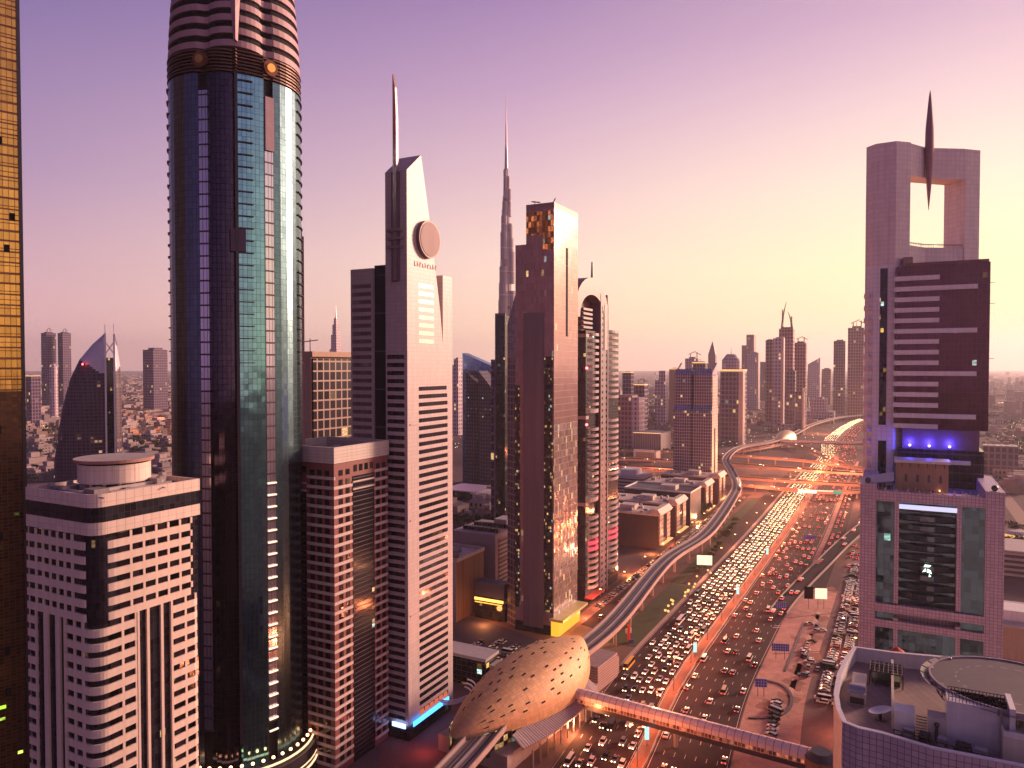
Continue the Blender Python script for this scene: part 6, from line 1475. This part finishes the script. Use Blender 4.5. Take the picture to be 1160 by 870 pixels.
for off, y0, y1, st_ in ((-69.5, 395, 790, 42), (66, 300, 640, 46), (-29, 470, 900, 48)):
    d = HW.find(y0); k = 0
    while d < HW.find(y1):
        x, y, z, (dx, dy) = HW.at(d, off); rz = -atan2(dx,dy)
        g = {-69.5:'single lamps along the frontage road', 66:'single lamps along the parking road', -29:'single lamps on the verge left of the highway'}[off]; lb = {-69.5:'single-armed street lamp beside the frontage road pavement', 66:'single-armed street lamp beside the parking road by the sandy lot', -29:'single-armed street lamp on the left verge of the highway'}[off]
        if P2 is None: P2 = lamp_proto('street_lamp', lb, 10, False, SL, (x,y,.16), rz, g)
        else: copy_tree(P2, (x,y,.1), rz, lb, g)
        if k % 2 == 0: l = bpy.data.objects.new('lane_light', LT2); COL.objects.link(l); l.location = (x+2, y, 9)
        d += st_; k += 1
# shop light pools at the frontage blocks and under the canopies
for (px, py, z, e, c) in ((655,716,5,9000,(1,.55,.08)),(636,735,12,4500,(1,.5,.10)),(665,693,4,5000,(1,.25,.1)),(712,645,4,6000,(1,.35,.1)),(738,622,4,6000,(1,.35,.1)),(790,585,5,14000,(1,.55,.2)),(548,700,4,3500,(1,.35,.1)),(626,826,3,2500,(1,.32,.12)),(690,800,8,3000,(1,.3,.15)),(652,822,4,9000,(1,.34,.12)),(480,838,5,700,(1,.16,.10)),(800,572,5,9000,(1,.45,.15))):
    l = bpy.data.lights.new('shop_light', 'POINT'); l.energy = e; l.color = c; l.shadow_soft_size = 1.5; o = bpy.data.objects.new('shop_light', l); COL.objects.link(o); p = G(px, py, z); o.location = (p[0], p[1], z)
LT3 = bpy.data.lights.new('interchange_light', 'POINT'); LT3.energy = 60000; LT3.color = (1,.34,.15); LT3.shadow_soft_size = 2
for (px, py) in ((712,524),(745,520),(775,540),(850,538),(880,528),(905,515),(935,540),(960,528),(975,548),(860,512),(950,508),(900,550),(930,500),(960,488),(900,470),(935,480),(150,462),(185,468),(165,480)):
    p = G(px, py, 22); o = bpy.data.objects.new('interchange_light', LT3); COL.objects.link(o); o.location = (p[0], p[1], 22)
# lit banners on the median lamps
P3 = None
for k, (px, py) in enumerate(((731,846),(797,745),(840,678),(866,632))):
    p = G(px, py); d = HW.find(p[1]); x, y, z, dr = HW.at(d, 0); lb = 'small lit teal banner on a post in the median, %s from the camera' % ['first','second','third','fourth'][k]
    if P3 is None:
        P3 = thing('lit_banner', lb, 'banner', (x,y,.16), 0, 'lit banners along the median'); mb = MB(); mb.rod((0,0,0),(0,0,2.5),.12); mb.build('post', DARKM, P3); mb = MB(); mb.box(-.8,.8,-.15,.15,2.5,7.2); mb.build('panel', L_TEAL, P3)
    else: copy_tree(P3, (x,y,.16), 0, lb, 'lit banners along the median')
# blue direction signs, hoardings
def sign(name, label, cat_, px, py, w, h, z0, mat, posts=2, rz=-.15, t=.25):
    p = G(px, py); o = thing(name, label, cat_, (p[0], p[1], 0), rz); mb = MB(); mb.box(-w/2, w/2, -t/2, t/2, z0, z0+h); mb.build('panel', mat, o)
    mb = MB()
    for i in range(posts): x = (-w/2+w*(i+.5)/posts); mb.rod((x,t,0),(x,t,z0+h*.8),.14,5)
    mb.build('post', DARKM, o); return o
def lined(name, base, ink, ch):
    return facade(name, base, ink, 1.1, ch, .25, .22, rough=.5, metal=0, vary=.05, tilt=0)
SG = lined('direction sign face', (.02,.05,.42), (.30,.34,.62), 1.15)
for (px, py, ds, w) in ((917,617,'blue direction sign over the right carriageway near the maroon blocks',8.5),(885,697,'blue direction sign where the slip road leaves the highway',6),(884,747,'blue direction sign on the sandy lot edge beside the cross track',8),(862,789,'blue direction sign nearest the footbridge on the sandy lot edge',5)):
    sign('direction_sign', ds, 'road sign', px, py, w, 3.6, 4.0, SG)
sign('green_sign', 'small green direction sign beside the slip road', 'road sign', 915, 645, 4, 2.4, 4, plain('green face', (.02,.22,.12), .5))
sign('white_sign', 'small pale sign next to the green direction sign', 'road sign', 925, 645, 4, 2.6, 4, plain('pale face', (.55,.5,.5), .5))
sign('black_hoarding', 'black half of the hoarding on the sandy lot', 'hoarding', 916, 690, 5, 7, 6, BLACK, 1)
o = sign('lit_hoarding', 'brightly lit white hoarding on the sandy lot beside the black one', 'hoarding', 930, 690, 6.5, 6, 6, L_SIGN, 2)
sign('lit_hoarding', 'glowing white hoarding on the lawn between the viaduct and the highway', 'hoarding', 798, 650, 10, 6.5, 6, L_SIGN, 2)
sign('gantry_sign', 'long lit white sign gantry spanning the highway before the nearest flyover', 'sign gantry', 927, 566, 40, 3.2, 6.5, emit('gantry white', (1,.86,.68), 1.5), 3, rz=-.25)
o = sign('green_gantry_sign', 'green lit gantry sign right of the long white gantry', 'road sign', 949, 567, 9, 3.4, 6.5, emit('green gantry', (.05,.35,.22), .8), 2)
tt = thing('red_totem', 'red white and blue advertising totem under the viaduct by the loop road', 'totem', G(712,728)+(0,), .3)
mb = MB(); mb.cyl(0,0,.8,0,9,8); mb.build('column', plain('totem red', (.65,.04,.04), .5), tt); mb = MB(); mb.box(-1.6,1.6,-.4,.4,5,7.5); mb.build('side_panel', plain('totem white', (.6,.5,.6), .5), tt); mb = MB(); mb.box(-.4,2.4,-1,.8,0,1.6); mb.build('plinth', plain('totem blue', (.05,.07,.35), .5), tt)
# lit garden globes on the lawn
rg = random.Random(11); P4 = None
for k in range(17):
    px, py = rg.uniform(752, 806), 0; f = (px-752)/54; py = 700-f*52+rg.uniform(-6, 6); p = G(px, py); lb = 'glowing yellow garden lamp on the dark lawn beside the highway'
    if P4 is None:
        P4 = thing('garden_lamp', lb, 'garden lamp', p+(.12,), 0, 'garden lamps on the lawn'); mb = MB(); mb.rod((0,0,0),(0,0,2.6),.1); mb.build('post', DARKM, P4); mb = MB(); mb.sphere(0,0,3.2,.75,8); mb.build('globe', emit('garden globe', (1,.50,.14), 1.2), P4)
    else: copy_tree(P4, p+(.12,), 0, lb, 'garden lamps on the lawn')
    if k % 4 == 0: l = bpy.data.lights.new('garden_light', 'POINT'); l.energy = 900; l.color = (1,.6,.15); o = bpy.data.objects.new('garden_light', l); COL.objects.link(o); o.location = (p[0], p[1], 3.5)

# ------------------------------------------------------------------ trees, villas and the far city
rt = random.Random(33)
def crown(seed, R_=4, H_=4, n=240, ls=.9):
    r = random.Random(seed); mb = MB(); cl = [(r.uniform(-.6,.6)*R_, r.uniform(-.6,.6)*R_, H_*r.uniform(.8,1.4), r.uniform(.3,.6)*R_) for _ in range(7)]
    for _ in range(n):
        c = r.choice(cl); a, b = r.uniform(0, 2*pi), math.acos(r.uniform(-1,1)); q = c[3]*r.uniform(.6,1.05); p = (c[0]+q*sin(b)*cos(a), c[1]+q*sin(b)*sin(a), c[2]+q*cos(b)*.8)
        u = [r.uniform(-1,1) for _ in range(3)]; v = [r.uniform(-1,1) for _ in range(3)]; s = ls*r.uniform(.5,1.1)
        mb.face([tuple(p[k]-u[k]*s for k in range(3)), tuple(p[k]+v[k]*s for k in range(3)), tuple(p[k]+u[k]*s for k in range(3)), tuple(p[k]-v[k]*s*.7 for k in range(3))])
    return mb
TP = []
for k in range(3):
    o = thing('tree', 'dark bushy tree', 'tree', (0,-500-20*k,0)); crown(k, 4.6, 4.6).build('crown', LEAF, o); mb = MB(); mb.rod((0,0,0),(0,0,4.2),.3,6,r2=.16); mb.rod((0,0,2.6),(1.4,.6,4.6),.13,5); mb.rod((0,0,2.9),(-1.2,-.8,4.8),.12,5); mb.build('trunk', BARK, o); TP.append(o)
first = [True]*3
def tree(x, y, s, label, group):
    k = rt.randrange(3)
    if first[k]: o = TP[k]; first[k] = False; o.location = (x, y, 0); tag(o, label, None, group)
    else: o = copy_tree(TP[k], (x, y, 0), rt.uniform(0, 6), label, group)
    o.scale = (s, s, s*rt.uniform(.85, 1.15)); return o
TA = [((150,195),(500,540),26,'dark bushy tree among the villas between the bullet-shaped tower and the lobed tower','trees among the left villas',1.5),
      ((30,72),(480,550),34,'dark bushy tree among the villas beside the golden tower','trees by the golden tower',1.4),
      ((508,556),(585,602),16,'dark tree clump beyond the louvred block','trees beyond the louvred block',1.2),
      ((770,800),(566,590),10,'dark tree beside the lit forecourt at the far end of the frontage blocks','trees by the lit forecourt',1.2),
      ((706,735),(556,566),5,'dark tree in front of the white terraced office','trees by the terraced office',1.6),
      ((790,835),(585,640),30,'small dark shrub tree under the metro viaduct','shrub trees along the viaduct',.55),
      ((1142,1160),(600,640),6,'dark tree at the right edge near the lit kiosk','trees at the right edge',1.2)]
for (xa, xb), (ya, yb), n, lb, g, s in TA:
    for _ in range(n):
        px, py = rt.uniform(xa, xb), rt.uniform(ya, yb)
        if 'shrub' in lb: f = (px-790)/45; py = 652-f*62+rt.uniform(-3,3)
        p = G(px, py); tree(p[0], p[1], s*rt.uniform(.6, 1.35), lb, g)
# villas: simple walled houses with parapet and stair room
def villa_proto(seed, mat):
    r = random.Random(seed); mb = MB(); w, d = r.uniform(12, 20), r.uniform(10, 16); mb.box(-w/2, w/2, -d/2, d/2, 0, 7.5, 0, 1); mb.box(-w*.3, w*.1, -d*.2, d*.3, 7.5, 10.3, 0, 1); mb.box(w/2, w/2+4, -d/3, d/3, 0, 4, 0, 1)
    for i in range(4): mb.box(-w/2+1.5+i*w/4.6, -w/2+3+i*w/4.6, -d/2-.06, -d/2+.1, 4.6, 6.2, 2); mb.box(-w/2+1.5+i*w/4.6, -w/2+3+i*w/4.6, -d/2-.06, -d/2+.1, 1.2, 2.8, 2)
    return mb, [mat, VR, BLACK]
VM = [plain('villa rose', (.34,.23,.22), .7), plain('villa pale', (.44,.33,.32), .7), plain('villa grey', (.26,.20,.21), .7), plain('villa tan', (.28,.18,.15), .7)]; VR = plain('villa roof', (.30,.21,.21), .85); VP = [villa_proto(k, VM[k % 4]) for k in range(6)]; VO = {}
def villa(x, y, s, label, group):
    k = rt.randrange(6)
    if k not in VO: mb, ms = VP[k]; o = mb.build('villa', ms); VO[k] = o
    else: o = VO[k].copy(); COL.objects.link(o)
    o.location = (x, y, 0); o.rotation_euler = (0, 0, -TH+rt.choice((0, pi/2))+rt.uniform(-.15,.15)); o.scale = (s, s, s*rt.uniform(.8,1.5)); tag(o, label, 'house', group)
VA = [((28,75),(470,545),62,'pale flat-roofed villa in the quarter beside the golden tower','villas beside the golden tower'),
      ((134,195),(470,545),62,'pale flat-roofed villa in the quarter right of the bullet-shaped tower','villas right of the bullet-shaped tower'),
      ((1122,1160),(470,560),58,'pale flat-roofed villa in the quarter at the right edge','villas at the right edge'),
      ((506,560),(560,600),10,'low flat-roofed house beyond the louvred block','houses beyond the louvred block'),
      ((700,765),(470,505),30,'low flat-roofed building in the construction quarter left of the gridded tower','low buildings left of the gridded tower'),
      ((815,900),(470,492),26,'low flat-roofed building at the feet of the far cluster','low buildings at the feet of the far cluster')]
for (xa, xb), (ya, yb), n, lb, g in VA:
    for _ in range(n): p = G(rt.uniform(xa, xb), rt.uniform(ya, yb)); villa(p[0], p[1], rt.uniform(.7, 1.3)*(1+p[1]/5000), lb, g)
far = MB()
def fbox(x, y, w, d, h, m): 
    c, s = cos(-TH), sin(-TH); q = [(-w,-d),(w,-d),(w,d),(-w,d)]; far.prism([(x+a*c-b*s, y+a*s+b*c) for a, b in q], 0, h, m, 3, bottom=False)
for _ in range(5200):
    py = 415+rt.uniform(1.2, 9)**1.9; px = rt.choice((rt.uniform(-40, 200), rt.uniform(500, 1230), rt.uniform(1100, 1240), rt.uniform(340, 560))); p = G(px, py)
    if p[1] < 1350 or p[1] > 15000: continue
    d = HW.find(min(3800, p[1])); q = HW.at(d)
    if abs(p[0]-q[0]) < 70 and p[1] < 3900: continue
    big = rt.random() < .10; s = 7+p[1]/700
    if big and px < 330: big = False
    fbox(p[0], p[1], rt.uniform(.6,1.5)*s, rt.uniform(.6,1.4)*s, rt.uniform(5, 11) if not big else rt.uniform(16, 60), rt.randrange(3))
o = far.build('distant_city', [VM[0], VM[1], VM[3], VR]); tag(o, 'endless low pale city fading into haze towards the horizon', 'city', kind='stuff')
fl_ = MB()
for _ in range(3600):
    py = 416+rt.uniform(1.5, 9.8)**2; px = rt.choice((rt.uniform(0, 200), rt.uniform(0, 200), rt.uniform(505, 560), rt.uniform(690, 990), rt.uniform(690, 900), rt.uniform(1120, 1180))); p = G(px, py)
    if p[1] < 640 or p[1] > 9000: continue
    if px > 690 and px < 990 and p[1] < 1000 : continue
    s = .22+p[1]/7500; k = rt.choices((0,1,2,3), (55,32,5,8))[0]
    fl_.sphere(p[0], p[1], rt.uniform(4, 11), s*rt.uniform(.5,1.1), 4, k)
o = fl_.build('distant_street_lights', [emit('far sodium', (1,.48,.18), 5), emit('far white', (1,.85,.65), 6), emit('far red', (1,.12,.08), 5), emit('far mint', (.6,1,.8), 4)]); tag(o, 'countless tiny street and window lights scattered over the far city', 'lights', kind='stuff')
# foliage masses between the villas: real leaf clumps
tf = MB(); cr = crown(77, 5, 5, 40, 1.8)
for _ in range(330):
    px = rt.choice((rt.uniform(20, 195), rt.uniform(1110, 1180), rt.uniform(700, 765))); p = G(px, rt.uniform(452, 520)); s = rt.uniform(.7, 1.6); o_ = len(tf.v)
    tf.v += [(p[0]+v[0]*s, p[1]+v[1]*s, v[2]*s) for v in cr.v]; tf.f += [tuple(i+o_ for i in f) for f in cr.f]; tf.m += cr.m; tf.uv += cr.uv
tag(tf.build('distant_trees', LEAF), 'scattered far-off dark tree crowns between the villas', 'trees', kind='stuff')
# distant roads, lamplight put into their surface colour
for a, b, w in (((0,538),(110,506),9),((20,470),(200,462),14),((130,488),(200,480),10),((1120,520),(1165,560),9),((1125,545),(1175,610),12),((700,498),(780,492),12)):
    pa = Path([G(*a)+(0,), tuple(c for c in G((a[0]+b[0])/2,(a[1]+b[1])/2))+(0,), G(*b)+(0,)], 4); mb = MB(); strip(mb, pa, -w/2, w/2, .06); tag(mb.build('road', plain('glow-painted road surface', (.30,.16,.13), .8, var=.3)), kind='structure')
kk = thing('lit_kiosk', 'small round-roofed kiosk lit warm at the right edge', 'kiosk', G(1152,612)+(0,), 0)
mb = MB(); mb.cyl(0,0,11,0,6,20); mb.build('wall', emit('kiosk glow', (1,.5,.15), .8), kk); mb = MB(); mb.cyl(0,0,12,6,8,20,r2=7); mb.build('roof', CREAM, kk)

# ------------------------------------------------------------------ haze
def hazebox():
    mb = MB(); mb.box(-15900, 15900, -2900, 15000, -1, 840); o = mb.build('haze', []) if False else None
    me = MB(); me.box(-16500, 16500, -3500, 22500, -1, 842)
    m = bpy.data.materials.new('haze'); m.use_nodes = True; t = m.node_tree; t.nodes.clear(); ou = t.nodes.new('ShaderNodeOutputMaterial'); v = t.nodes.new('ShaderNodeVolumePrincipled')
    v.inputs['Color'].default_value = (.99,.89,.98,1); v.inputs['Density'].default_value = HAZE_D; v.inputs['Anisotropy'].default_value = .4
    t.links.new(v.outputs[0], ou.inputs['Volume']); o = me.build('haze', m); tag(o, 'thin evening haze filling the air', 'haze', kind='stuff'); return o
HAZE_D = .58e-4

def nest(thing_, child, into):
    ks = kids(thing_); base = lambda o: o.name.split('.')[0]; t = [o for o in ks if base(o) == into]
    if t:
        for o in ks:
            if base(o) == child: o.parent = t[0]
for a, b, c in ((B,'drum_roof','rooftop_drum'),(B,'drum_column','rooftop_drum'),(B,'shadow_gap','rooftop_drum'),(E,'disc_face','disc_rim'),(E,'spire_bracket','spire_blade'),(hp,'rim','deck'),(hp,'safety_net','deck'),(hp,'edge_light','deck'),(hp,'worn_marking','deck'),(K,'warning_bracket','body'),(F,'balcony_rail','shaft'),(F,'stair_window','white_pier'),(Mt,'roof_crane','main_body'),(Mt,'dark_slot','road_face'),(w1,'railing','casing'),(Nt,'mast','crown_arch'),(P,'lit_emblem','recess_glazing'),(It,'cross_brace','core_slot')): nest(a, c and b, c)
hazebox()
